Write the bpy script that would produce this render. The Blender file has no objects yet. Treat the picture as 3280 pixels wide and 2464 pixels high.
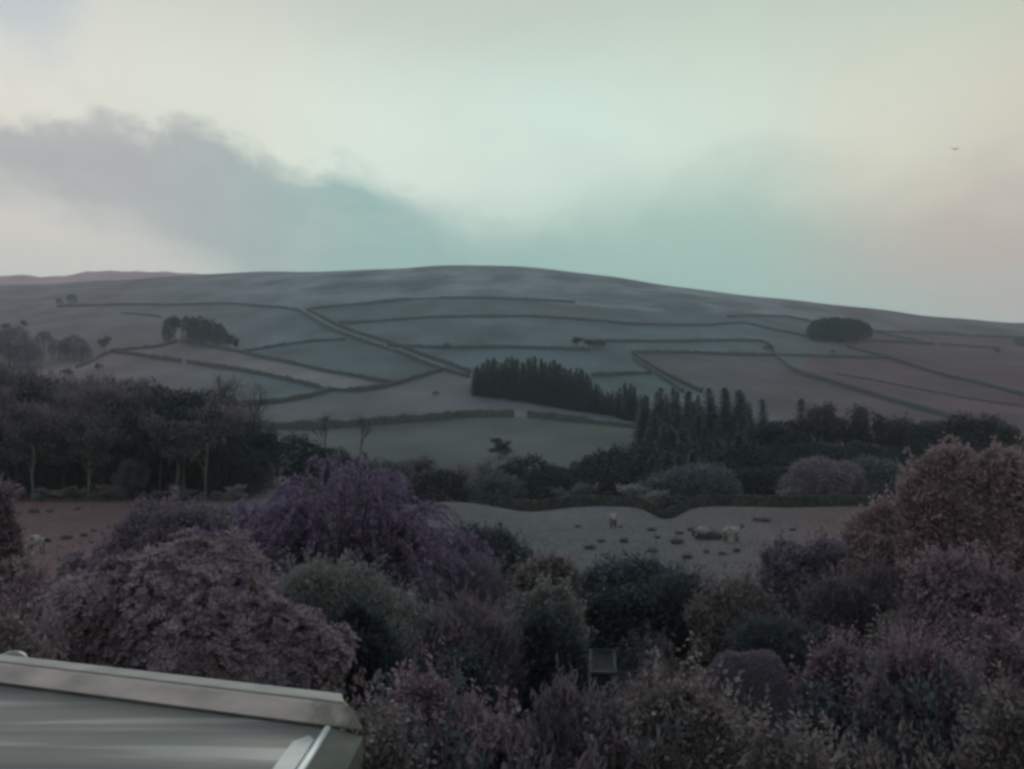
import bpy, math
import numpy as np
from mathutils import Vector

# ------------------------------------------------------------------ camera, sky, sun, exposure
scene = bpy.context.scene
FPX, CX, CY, HORIZON = 2730.0, 1640.0, 1232.0, 1400.0     # measured on the 3280 x 2464 photograph
PITCH = math.atan((HORIZON - CY) / FPX)
EYE = 6.0
cam_data = bpy.data.cameras.new('camera')
cam_data.sensor_width = 36.0
cam_data.lens = FPX / 3280.0 * 36.0
cam_data.clip_start = 0.05
cam_data.clip_end = 9000.0
cam = bpy.data.objects.new('camera', cam_data)
scene.collection.objects.link(cam)
cam.location = (0, 0, EYE)
cam.rotation_euler = (math.pi / 2 + PITCH, 0, 0)
scene.camera = cam

SUN_EL, SUN_AZ = math.radians(24), math.radians(4)         # behind the cloud, ahead of the camera
world = bpy.data.worlds.new('World')
scene.world = world
world.use_nodes = True


def build_sky():
    nt = world.node_tree
    nt.nodes.clear()
    N, L = nt.nodes, nt.links

    def node(t, **kw):
        n = N.new(t)
        for k, v in kw.items():
            setattr(n, k, v)
        return n

    def val(sock, v):
        if isinstance(v, (int, float)):
            sock.default_value = v
        else:
            L.new(v, sock)

    def m(op, a, b=0.0, c=0.0, clamp=False):
        n = node('ShaderNodeMath', operation=op, use_clamp=clamp)
        val(n.inputs[0], a); val(n.inputs[1], b); val(n.inputs[2], c)
        return n.outputs[0]

    def smooth(x, lo, hi):
        n = node('ShaderNodeMapRange', interpolation_type='SMOOTHSTEP')
        val(n.inputs['Value'], x); val(n.inputs['From Min'], lo); val(n.inputs['From Max'], hi)
        return n.outputs['Result']

    def curve(x, pts):
        """Float curve through (u pixel, value) points along the azimuth."""
        n = node('ShaderNodeFloatCurve')
        cu = n.mapping.curves[0]
        pts = [((p[0] + 400) / 4080.0, p[1]) for p in pts]
        while len(cu.points) < len(pts):
            cu.points.new(0.5, 0.5)
        for p, (a, b) in zip(cu.points, pts):
            p.location = (a, b)
            p.handle_type = 'AUTO'
        n.mapping.use_clip = False
        n.mapping.update()
        L.new(x, n.inputs['Value'])
        return n.outputs[0]

    def mix(f, a, b):
        n = node('ShaderNodeMix', data_type='RGBA')
        val(n.inputs[0], f)
        for s, v in ((n.inputs[6], a), (n.inputs[7], b)):
            if isinstance(v, tuple):
                s.default_value = (*v, 1)
            else:
                L.new(v, s)
        return n.outputs[2]

    tc = node('ShaderNodeTexCoord')
    sep = node('ShaderNodeSeparateXYZ')
    L.new(tc.outputs['Generated'], sep.inputs[0])
    az = m('ARCTAN2', sep.outputs[0], sep.outputs[1])
    el = m('ARCSINE', sep.outputs[2])

    # azimuth 0..1 over the arc of sky in view and a little beyond, clamped outside
    def azi(u):
        return math.atan((u - CX) / FPX)
    aL, aR = azi(-400), azi(3680)
    s = m('DIVIDE', m('SUBTRACT', az, aL), aR - aL, clamp=True)

    def E(v):                                       # row of the photograph -> elevation (radians)
        return math.atan((HORIZON - v) / FPX)

    def ev(v):                                      # as a fraction of 0.6 rad, for the float curves
        return E(v) / 0.6
    eln = m('DIVIDE', el, 0.6)

    # noises in direction space
    mp = node('ShaderNodeMapping')
    mp.inputs['Scale'].default_value = (1.0, 1.0, 1.7)
    L.new(tc.outputs['Generated'], mp.inputs[0])

    def noise(scale, detail=5.0, rough=0.55, dist=0.0):
        n = node('ShaderNodeTexNoise')
        L.new(mp.outputs[0], n.inputs['Vector'])
        n.inputs['Scale'].default_value = scale
        n.inputs['Detail'].default_value = detail
        n.inputs['Roughness'].default_value = rough
        n.inputs['Distortion'].default_value = dist
        return n.outputs[0]
    n_big = noise(3.2, 3.0, 0.5, 0.3)
    n_mid = noise(8.0, 5.0, 0.55, 0.4)
    n_edge = noise(15.0, 6.0, 0.6, 0.5)

    # high veil of cloud: cream at both sides, greener white ahead
    ramp = node('ShaderNodeValToRGB')
    cr = ramp.color_ramp
    cr.interpolation = 'EASE'
    stops = [(-400, (0.70, 0.645, 0.57)), (250, (0.69, 0.665, 0.58)), (800, (0.67, 0.685, 0.585)), (1250, (0.60, 0.72, 0.635)),
             (1750, (0.57, 0.735, 0.65)), (2300, (0.60, 0.68, 0.58)), (2850, (0.64, 0.615, 0.50)), (3680, (0.60, 0.52, 0.43))]
    while len(cr.elements) < len(stops):
        cr.elements.new(0.5)
    for e, (u, c) in zip(cr.elements, stops):
        e.position = (azi(u) - aL) / (aR - aL)
        e.color = (*c, 1)
    L.new(s, ramp.inputs[0])
    col = ramp.outputs[0]
    # brightest in the band above the bank, thicker and duller overhead
    top = smooth(eln, ev(470), ev(-50))
    col = mix(m('MULTIPLY', top, 0.85), col, mix(s, (0.565, 0.565, 0.525), (0.42, 0.505, 0.41)))
    glow = m('MULTIPLY', m('SUBTRACT', 1.0, smooth(m('ABSOLUTE', m('SUBTRACT', eln, curve(s, [(-400, ev(330)), (600, ev(400)), (1500, ev(560)), (2400, ev(350)), (3680, ev(300))]))), 0.0, 0.30)),
             curve(s, [(-400, 0.35), (600, 0.55), (1400, 0.9), (1900, 0.55), (2500, 0.35), (3680, 0.1)]))
    col = mix(m('MULTIPLY', glow, 0.75), col, mix(s, (0.80, 0.775, 0.69), (0.62, 0.84, 0.72)))
    col = mix(m('MULTIPLY', smooth(n_big, 0.48, 0.72), 0.20), col, (0.47, 0.50, 0.44))
    col = mix(m('MULTIPLY', smooth(n_mid, 0.48, 0.75), 0.14), col, (0.50, 0.52, 0.48))
    col = mix(smooth(eln, ev(-60), 1.15), col, (0.475, 0.52, 0.595))
    # soft grey-green layer low on the far side
    e2 = curve(s, [(-400, ev(900)), (1300, ev(760)), (1700, ev(650)), (2100, ev(570)), (2600, ev(560)), (3100, ev(640)), (3680, ev(640))])
    low = smooth(m('ADD', m('SUBTRACT', e2, eln), m('MULTIPLY', m('SUBTRACT', n_mid, 0.5), 0.16)), -0.07, 0.15)
    lowcol = mix(smooth(s, (azi(2300) - aL) / (aR - aL), (azi(3200) - aL) / (aR - aL)), (0.31, 0.475, 0.405), (0.46, 0.375, 0.335))
    col = mix(m('MULTIPLY', low, 0.9), col, lowcol)
    # the dark bank: upper edge with billows, softer toward the far side
    up = curve(s, [(-400, ev(470)), (0, ev(485)), (260, ev(470)), (520, ev(455)), (680, ev(500)), (860, ev(560)), (1040, ev(505)), (1190, ev(570)), (1450, ev(650)), (1700, ev(690)), (2100, ev(800)), (3680, ev(1000))])
    soft = curve(s, [(-400, 0.05), (900, 0.05), (1200, 0.075), (1600, 0.14), (3680, 0.2)])
    d = m('ADD', m('SUBTRACT', up, eln), m('MULTIPLY', m('SUBTRACT', n_edge, 0.5), 0.13))
    d = m('ADD', d, m('MULTIPLY', m('SUBTRACT', n_mid, 0.5), 0.08))
    bank = smooth(m('DIVIDE', d, soft), -0.35, 1.0)
    lo = curve(s, [(-400, ev(560)), (0, ev(660)), (300, ev(740)), (600, ev(850)), (900, ev(1000)), (3680, ev(1000))])
    under = smooth(m('ADD', m('SUBTRACT', lo, eln), m('MULTIPLY', m('SUBTRACT', n_mid, 0.5), 0.16)), -0.02, 0.10)
    bankcol = mix(smooth(s, (azi(300) - aL) / (aR - aL), (azi(1300) - aL) / (aR - aL)), (0.40, 0.395, 0.395), (0.28, 0.445, 0.405))
    bankcol = mix(m('MULTIPLY', smooth(n_edge, 0.4, 0.7), 0.25), bankcol, (0.50, 0.52, 0.50))
    col = mix(m('MULTIPLY', under, 0.8), col, (0.64, 0.585, 0.535))
    col = mix(m('MULTIPLY', bank, m('SUBTRACT', 1.0, m('MULTIPLY', under, 0.9))), col, bankcol)
    # gap in the cloud with blue sky behind
    du = m('DIVIDE', m('SUBTRACT', az, azi(-10)), 0.075)
    dv = m('DIVIDE', m('SUBTRACT', el, E(120)), 0.075)
    r = m('SQRT', m('ADD', m('MULTIPLY', du, du), m('MULTIPLY', dv, dv)))
    gap = m('SUBTRACT', 1.0, smooth(m('ADD', r, m('MULTIPLY', m('SUBTRACT', n_edge, 0.5), 1.2)), 0.25, 1.25))

    sky = node('ShaderNodeTexSky', sky_type='NISHITA', sun_disc=False)
    sky.sun_elevation = SUN_EL
    sky.sun_rotation = SUN_AZ
    b1 = node('ShaderNodeBackground')
    L.new(sky.outputs[0], b1.inputs[0]); b1.inputs[1].default_value = 0.10
    b2 = node('ShaderNodeBackground')
    L.new(col, b2.inputs[0]); b2.inputs[1].default_value = 1.13
    ms = node('ShaderNodeMixShader')
    L.new(m('SUBTRACT', 1.0, m('MULTIPLY', gap, 0.42)), ms.inputs[0])
    L.new(b1.outputs[0], ms.inputs[1]); L.new(b2.outputs[0], ms.inputs[2])
    out = node('ShaderNodeOutputWorld')
    L.new(ms.outputs[0], out.inputs[0])


build_sky()

sun_data = bpy.data.lights.new('sun', 'SUN')
sun_data.energy = 0.6
sun_data.angle = math.radians(40)
sun_data.color = (1.0, 0.96, 0.88)
sun = bpy.data.objects.new('sun', sun_data)
scene.collection.objects.link(sun)
sun.rotation_euler = Vector((-math.sin(SUN_AZ) * math.cos(SUN_EL), -math.cos(SUN_AZ) * math.cos(SUN_EL), -math.sin(SUN_EL))).to_track_quat('-Z', 'Y').to_euler()

vs = scene.view_settings
vs.view_transform = 'Standard'
vs.look = 'None'
vs.exposure = 0.0
vs.gamma = 1.0
scene.render.engine = 'CYCLES'
scene.cycles.filter_width = 3.2
scene.cycles.max_bounces = 8
scene.cycles.diffuse_bounces = 5
scene.cycles.glossy_bounces = 2
scene.cycles.volume_bounces = 1
scene.cycles.use_denoising = True

# ------------------------------------------------------------------ helpers
RNG = np.random.default_rng(7)
COL = scene.collection


def pix(u, v):
    """Direction of a photograph pixel as x/y and z/y."""
    a = (np.asarray(u, float) - CX) / FPX
    b = (CY - np.asarray(v, float)) / FPX
    k = math.cos(PITCH) - b * math.sin(PITCH)
    return a / k, (math.sin(PITCH) + b * math.cos(PITCH)) / k


def mesh_from(name, verts, faces_flat, nper, smooth=False):
    me = bpy.data.meshes.new(name)
    verts = np.ascontiguousarray(verts, np.float32)
    faces_flat = np.ascontiguousarray(faces_flat, np.int32).ravel()
    nf = len(faces_flat) // nper
    me.vertices.add(len(verts)); me.vertices.foreach_set('co', verts.ravel())
    me.loops.add(len(faces_flat)); me.loops.foreach_set('vertex_index', faces_flat)
    me.polygons.add(nf)
    me.polygons.foreach_set('loop_start', np.arange(0, nf * nper, nper, dtype=np.int32))
    me.polygons.foreach_set('loop_total', np.full(nf, nper, np.int32))
    if smooth:
        me.polygons.foreach_set('use_smooth', np.ones(nf, bool))
    me.update(calc_edges=True)
    return me


def obj(name, me, mat=None, parent=None, loc=None):
    o = bpy.data.objects.new(name, me)
    COL.objects.link(o)
    if mat is not None and len(me.materials) == 0:
        me.materials.append(mat)
    if parent is not None:
        o.parent = parent
    if loc is not None:
        o.location = loc
    return o


def empty(name, loc, label, cat, group=None, rz=0.0, sc=None):
    o = bpy.data.objects.new(name, None)
    COL.objects.link(o)
    o.empty_display_size = 0.3
    o.location = loc
    o.rotation_euler = (0, 0, rz)
    if sc is not None:
        o.scale = sc
    o['label'] = label
    o['category'] = cat
    if group:
        o['group'] = group
    return o


def tag(o, label, cat, group=None):
    o['label'] = label; o['category'] = cat
    if group:
        o['group'] = group
    return o


def unit(v):
    return v / np.maximum(np.linalg.norm(v, axis=-1, keepdims=True), 1e-9)


class Tubes:
    """Collects tapered tubes into one mesh of quads."""
    def __init__(self):
        self.v, self.f, self.n = [], [], 0

    def add(self, pts, rad, sides=5):
        pts = np.asarray(pts, float); rad = np.broadcast_to(np.asarray(rad, float), (len(pts),))
        tan = unit(np.gradient(pts, axis=0))
        ref = np.where(np.abs(tan[:, 2:3]) > 0.9, np.array([[1.0, 0, 0]]), np.array([[0, 0, 1.0]]))
        a = unit(np.cross(tan, ref)); b = np.cross(tan, a)
        ang = np.linspace(0, 2 * np.pi, sides, endpoint=False)
        ring = pts[:, None, :] + rad[:, None, None] * (np.cos(ang)[None, :, None] * a[:, None, :] + np.sin(ang)[None, :, None] * b[:, None, :])
        k = len(pts)
        self.v.append(ring.reshape(-1, 3))
        i = np.arange(k - 1)[:, None] * sides; j = np.arange(sides)[None, :]; j2 = (j + 1) % sides
        self.f.append(np.stack([i + j, i + j2, i + sides + j2, i + sides + j], -1).reshape(-1, 4) + self.n)
        self.n += k * sides

    def mesh(self, name):
        return mesh_from(name, np.concatenate(self.v), np.concatenate(self.f), 4, True)


def leaf_mesh(name, c, d, side, length, width, bend=0.15):
    """Diamond-shaped leaves as separate quads."""
    c = np.asarray(c); n = len(c)
    length = np.broadcast_to(length, (n,))[:, None]; width = np.broadcast_to(width, (n,))[:, None]
    nor = unit(np.cross(d, side))
    mid = c + d * length * 0.5
    v = np.stack([c, mid + side * width * 0.5 + nor * length * bend * 0.4, c + d * length - nor * length * bend, mid - side * width * 0.5 + nor * length * bend * 0.4], 1)
    return mesh_from(name, v.reshape(-1, 3), np.arange(n * 4), 4)


def frames(d, rng):
    r = rng.normal(size=d.shape)
    return unit(np.cross(d, r))


def wob(p, k, seed):
    """Cheap smooth noise in -1..1."""
    r = np.random.default_rng(seed)
    s = np.zeros(len(p))
    for i in range(5):
        w = r.normal(size=3) * k * (1 + 0.5 * i)
        s += np.sin(p @ w + r.uniform(0, 6.28)) / (1 + 0.5 * i)
    return s / 2.4


# ------------------------------------------------------------------ materials
def nodes_of(name):
    mt = bpy.data.materials.new(name)
    mt.use_nodes = True
    nt = mt.node_tree
    b = nt.nodes['Principled BSDF']
    return mt, nt, b


def leaf_mat(name, cols, rough=0.6, spec=0.25, objvar=0.25, mute=0.85, thin=0.0):
    """Foliage: colour varies from leaf to leaf and from plant to plant."""
    cols = [tuple(np.array(c) * mute + np.mean(c) * (1 - mute) * np.array([0.97, 0.99, 1.05])) for c in cols]
    cols = [(c[0] * 0.96, c[1], c[2] * 1.12) for c in cols]
    mt, nt, b = nodes_of(name)
    g = nt.nodes.new('ShaderNodeNewGeometry')
    rp = nt.nodes.new('ShaderNodeValToRGB')
    cr = rp.color_ramp
    while len(cr.elements) < len(cols):
        cr.elements.new(0.5)
    for i, (e, c) in enumerate(zip(cr.elements, cols)):
        e.position = i / (len(cols) - 1); e.color = (*c, 1)
    nt.links.new(g.outputs['Random Per Island'], rp.inputs[0])
    oi = nt.nodes.new('ShaderNodeObjectInfo')
    tcn = nt.nodes.new('ShaderNodeTexCoord')
    ns = nt.nodes.new('ShaderNodeTexNoise'); ns.inputs['Scale'].default_value = 0.9; ns.inputs['Detail'].default_value = 3
    nt.links.new(tcn.outputs['Object'], ns.inputs['Vector'])
    ad = nt.nodes.new('ShaderNodeMath'); ad.operation = 'MULTIPLY_ADD'
    nt.links.new(oi.outputs['Random'], ad.inputs[0]); ad.inputs[1].default_value = objvar; 
    nt.links.new(ns.outputs[0], ad.inputs[2])
    mr = nt.nodes.new('ShaderNodeMapRange')
    mr.inputs['From Min'].default_value = 0.35; mr.inputs['From Max'].default_value = 0.7 + objvar
    mr.inputs['To Min'].default_value = 0.72; mr.inputs['To Max'].default_value = 1.25
    nt.links.new(ad.outputs[0], mr.inputs['Value'])
    mx = nt.nodes.new('ShaderNodeVectorMath'); mx.operation = 'SCALE'
    nt.links.new(rp.outputs[0], mx.inputs[0]); nt.links.new(mr.outputs[0], mx.inputs['Scale'])
    nt.links.new(mx.outputs[0], b.inputs['Base Color'])
    b.inputs['Roughness'].default_value = rough
    b.inputs['Specular IOR Level'].default_value = spec
    if thin:                                                  # thin leaves let part of the light through
        tr = nt.nodes.new('ShaderNodeBsdfTranslucent')
        sc = nt.nodes.new('ShaderNodeVectorMath'); sc.operation = 'SCALE'; sc.inputs['Scale'].default_value = thin
        nt.links.new(mx.outputs[0], sc.inputs[0]); nt.links.new(sc.outputs[0], tr.inputs[0])
        ads = nt.nodes.new('ShaderNodeAddShader')
        nt.links.new(b.outputs[0], ads.inputs[0]); nt.links.new(tr.outputs[0], ads.inputs[1])
        nt.links.new(ads.outputs[0], nt.nodes['Material Output'].inputs['Surface'])
    return mt


def rough_mat(name, c1, c2, scale=4.0, rough=0.85, bump=0.3, spec=0.2, stretch=(1, 1, 1), coord='Object'):
    mt, nt, b = nodes_of(name)
    tcn = nt.nodes.new('ShaderNodeTexCoord')
    mp = nt.nodes.new('ShaderNodeMapping'); mp.inputs['Scale'].default_value = stretch
    nt.links.new(tcn.outputs[coord], mp.inputs[0])
    ns = nt.nodes.new('ShaderNodeTexNoise'); ns.inputs['Scale'].default_value = scale; ns.inputs['Detail'].default_value = 6
    nt.links.new(mp.outputs[0], ns.inputs['Vector'])
    rp = nt.nodes.new('ShaderNodeValToRGB')
    rp.color_ramp.elements[0].position = 0.32; rp.color_ramp.elements[0].color = (*c1, 1)
    rp.color_ramp.elements[1].position = 0.7; rp.color_ramp.elements[1].color = (*c2, 1)
    nt.links.new(ns.outputs[0], rp.inputs[0]); nt.links.new(rp.outputs[0], b.inputs['Base Color'])
    b.inputs['Roughness'].default_value = rough
    b.inputs['Specular IOR Level'].default_value = spec
    if bump:
        bp = nt.nodes.new('ShaderNodeBump'); bp.inputs['Strength'].default_value = bump; bp.inputs['Distance'].default_value = 0.05
        nt.links.new(ns.outputs[0], bp.inputs['Height']); nt.links.new(bp.outputs[0], b.inputs['Normal'])
    return mt


M = {}
M['bark'] = rough_mat('bark', (0.022, 0.02, 0.02), (0.055, 0.049, 0.047), 6, stretch=(3, 3, 0.6))
M['pale_bark'] = rough_mat('pale_bark', (0.05, 0.048, 0.047), (0.13, 0.122, 0.115), 3, stretch=(3, 3, 0.7))
M['stem'] = rough_mat('stem', (0.04, 0.03, 0.03), (0.10, 0.075, 0.07), 8, stretch=(3, 3, 0.6))
M['stone'] = rough_mat('stone', (0.026, 0.034, 0.035), (0.072, 0.082, 0.080), 1.4, bump=0.8)
M['spruce'] = leaf_mat('spruce_needles', [(0.007, 0.018, 0.022), (0.013, 0.028, 0.032), (0.022, 0.038, 0.040)], spec=0.08)
M['pine'] = leaf_mat('pine_needles', [(0.020, 0.025, 0.027), (0.032, 0.037, 0.037), (0.050, 0.050, 0.045)])
M['dark_leaf'] = leaf_mat('dark_evergreen_leaves', [(0.012, 0.021, 0.023), (0.020, 0.032, 0.033), (0.034, 0.046, 0.043)], spec=0.12)
M['grey_twig'] = leaf_mat('grey_brown_twigs', [(0.058, 0.052, 0.054), (0.088, 0.078, 0.078), (0.125, 0.108, 0.10)])
M['plum_twig'] = leaf_mat('plum_brown_twigs', [(0.0553, 0.0442, 0.0476), (0.085, 0.0697, 0.0731), (0.119, 0.0978, 0.0978)], thin=0.8)
M['olive_leaf'] = leaf_mat('olive_leaves', [(0.063, 0.072, 0.0612), (0.099, 0.108, 0.09), (0.144, 0.1485, 0.117)], thin=0.8)
M['purple_plume'] = leaf_mat('purple_plumes', [(0.0723, 0.0527, 0.0892), (0.1105, 0.0816, 0.1343), (0.1403, 0.1122, 0.1573)], mute=0.88, thin=0.6)
M['rosette'] = leaf_mat('mauve_grey_leaves', [(0.0808, 0.0589, 0.0665), (0.1425, 0.1064, 0.1159), (0.209, 0.1634, 0.1596)], thin=0.5)
M['russet'] = leaf_mat('russet_leaves', [(0.10, 0.070, 0.070), (0.15, 0.105, 0.10), (0.21, 0.15, 0.125)], thin=0.8)
M['wine'] = leaf_mat('wine_red_leaves', [(0.0714, 0.0487, 0.0554), (0.1092, 0.0756, 0.0823), (0.1512, 0.1092, 0.1109)], thin=0.8)
M['heather'] = leaf_mat('dusky_purple_leaves', [(0.06, 0.048, 0.06), (0.09, 0.072, 0.088), (0.13, 0.105, 0.122)], thin=0.8)
M['tan'] = leaf_mat('tan_dry_leaves', [(0.08, 0.0672, 0.0592), (0.124, 0.104, 0.088), (0.176, 0.144, 0.12)], thin=0.5)
M['brown'] = leaf_mat('brown_dry_leaves', [(0.0704, 0.0581, 0.0546), (0.1056, 0.088, 0.0792), (0.1496, 0.1232, 0.1074)], thin=0.5)
M['slate_leaf'] = leaf_mat('slate_green_leaves', [(0.03, 0.042, 0.046), (0.052, 0.066, 0.070), (0.08, 0.094, 0.094)], thin=0.4)
M['holly'] = leaf_mat('garden_evergreen_leaves', [(0.022, 0.032, 0.034), (0.036, 0.05, 0.05), (0.056, 0.072, 0.066)], spec=0.2, thin=0.3)
M['grass'] = leaf_mat('dry_grass', [(0.055, 0.056, 0.058), (0.072, 0.072, 0.074), (0.09, 0.088, 0.088)])
M['rush'] = leaf_mat('dark_rush', [(0.07, 0.072, 0.068), (0.10, 0.10, 0.092), (0.13, 0.125, 0.112)])
M['blossom'] = rough_mat('pale_petals', (0.26, 0.24, 0.21), (0.38, 0.36, 0.32), 10, bump=0)


# ------------------------------------------------------------------ the land
def sstep(x, a, b):
    t = np.clip((x - a) / (b - a), 0, 1)
    return t * t * (3 - 2 * t)


_YK = np.array([-80, 0, 40, 75, 86, 95, 110, 125, 145, 170, 220, 300, 380, 460, 550, 650, 730, 800, 860, 950, 1100, 1500, 2700.0])
_ZV = np.array([-6, -6, -6.4, -6.75, -6.95, -8.3, -11.4, -12.6, -9.6, -5.0, 2.4, 16.5, 36, 58.6, 84.6, 116, 141, 161, 171.5, 179, 180, 160, 110.0])
_ZL = np.array([-6, -6, -6.4, -6.7, -6.75, -6.8, -6.9, -7.0, -6.8, -4.6, 2.4, 16.5, 36, 58.6, 84.6, 116, 141, 161, 171.5, 179, 180, 160, 110.0])
_yy = np.linspace(-80, 2700, 5561)


def _soft(z):
    r = np.interp(_yy, _YK, z)
    k = np.hanning(25); k /= k.sum()
    p = np.convolve(np.pad(r, 12, 'edge'), k, 'valid')
    k2 = np.hanning(91); k2 /= k2.sum()
    q = np.convolve(np.pad(r, 45, 'edge'), k2, 'valid')
    w = sstep(_yy, 200, 300)
    return p * (1 - w) + q * w


_ZVs, _ZLs = _soft(_ZV), _soft(_ZL)
_RU = np.array([-900, 0, 300, 600, 1000, 1300, 1500, 1700, 2000, 2300, 2600, 3000, 3280, 4200.0])
_RV = np.array([960, 912, 897, 884, 866, 853, 849, 857, 890, 931, 973, 1012, 1032, 1075.0])
_rt, _re = pix(_RU, _RV)
_tt = np.linspace(_rt[0], _rt[-1], 800)
_ee = np.convolve(np.pad(np.interp(_tt, _rt, _re), 30, 'edge'), np.hanning(61) / np.hanning(61).sum(), 'valid')
_E220, _EMAX = 0.011, 0.2015


def height(x, y):
    x = np.asarray(x, float); y = np.asarray(y, float)
    t = x / np.maximum(y, 40.0)
    w = sstep(t, -0.30, -0.14)
    z = np.interp(y, _yy, _ZLs) * (1 - w) + np.interp(y, _yy, _ZVs) * w
    far = sstep(y, 215, 245)
    zz = y * _E220
    rr = np.interp(t, _tt, _ee)
    k = (rr - _E220) / (_EMAX - _E220)
    zh = zz + (z - zz) * k
    z = z * (1 - far) + zh * far
    # gully in the crest of the near field, small swells
    z = z - 1.25 * np.exp(-((t - 0.180) / 0.022) ** 2 - ((y - 88) / 14) ** 2)
    z = z - 0.45 * np.exp(-((t - 0.02) / 0.035) ** 2 - ((y - 88) / 10) ** 2)
    z = z + 0.55 * np.exp(-((t + 0.08) / 0.05) ** 2 - ((y - 84) / 9) ** 2)
    amp = 0.05 + 1.3 * sstep(y, 230, 600)
    z = z + amp * (np.sin(x * 0.021 + 1.3) * np.sin(y * 0.017 + 0.4) + 0.5 * np.sin(x * 0.055 + y * 0.03) * np.sin(y * 0.047 - x * 0.02))
    z = z + 0.06 * np.sin(x * 0.5 + 0.7 * np.sin(y * 0.3)) * np.sin(y * 0.41 + 1.1) * sstep(y, 30, 45) * (1 - sstep(y, 100, 140))
    return z + EYE


_ys = np.concatenate([np.linspace(8, 140, 1321), np.linspace(140.2, 1000, 4300)])


def ground_at(u, v, ymin=150.0):
    """Point of the land seen at a photograph pixel, looking no nearer than ymin."""
    t, e = pix(u, v)
    ys = _ys[_ys >= ymin]
    z = height(t * ys, ys) - EYE
    hit = np.nonzero(z >= e * ys)[0]
    i = hit[0] if len(hit) else np.argmin(np.abs(z - e * ys))
    y = ys[i]
    return np.array([t * y, y, z[i] + EYE])


def at(u, v, y):
    """Ground point at depth y in the direction of column u (row v only refines the column)."""
    t, _ = pix(u, v)
    return np.array([t * y, y, float(height(t * y, y))])


def inside(px, py, poly):
    r = np.zeros(len(px), bool)
    n = len(poly)
    for i in range(n):
        x1, y1 = poly[i]; x2, y2 = poly[(i + 1) % n]
        c = (y1 > py) != (y2 > py)
        xx = (x2 - x1) * (py - y1) / ((y2 - y1) if y2 != y1 else 1e-9) + x1
        r ^= c & (px < xx)
    return r


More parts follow.
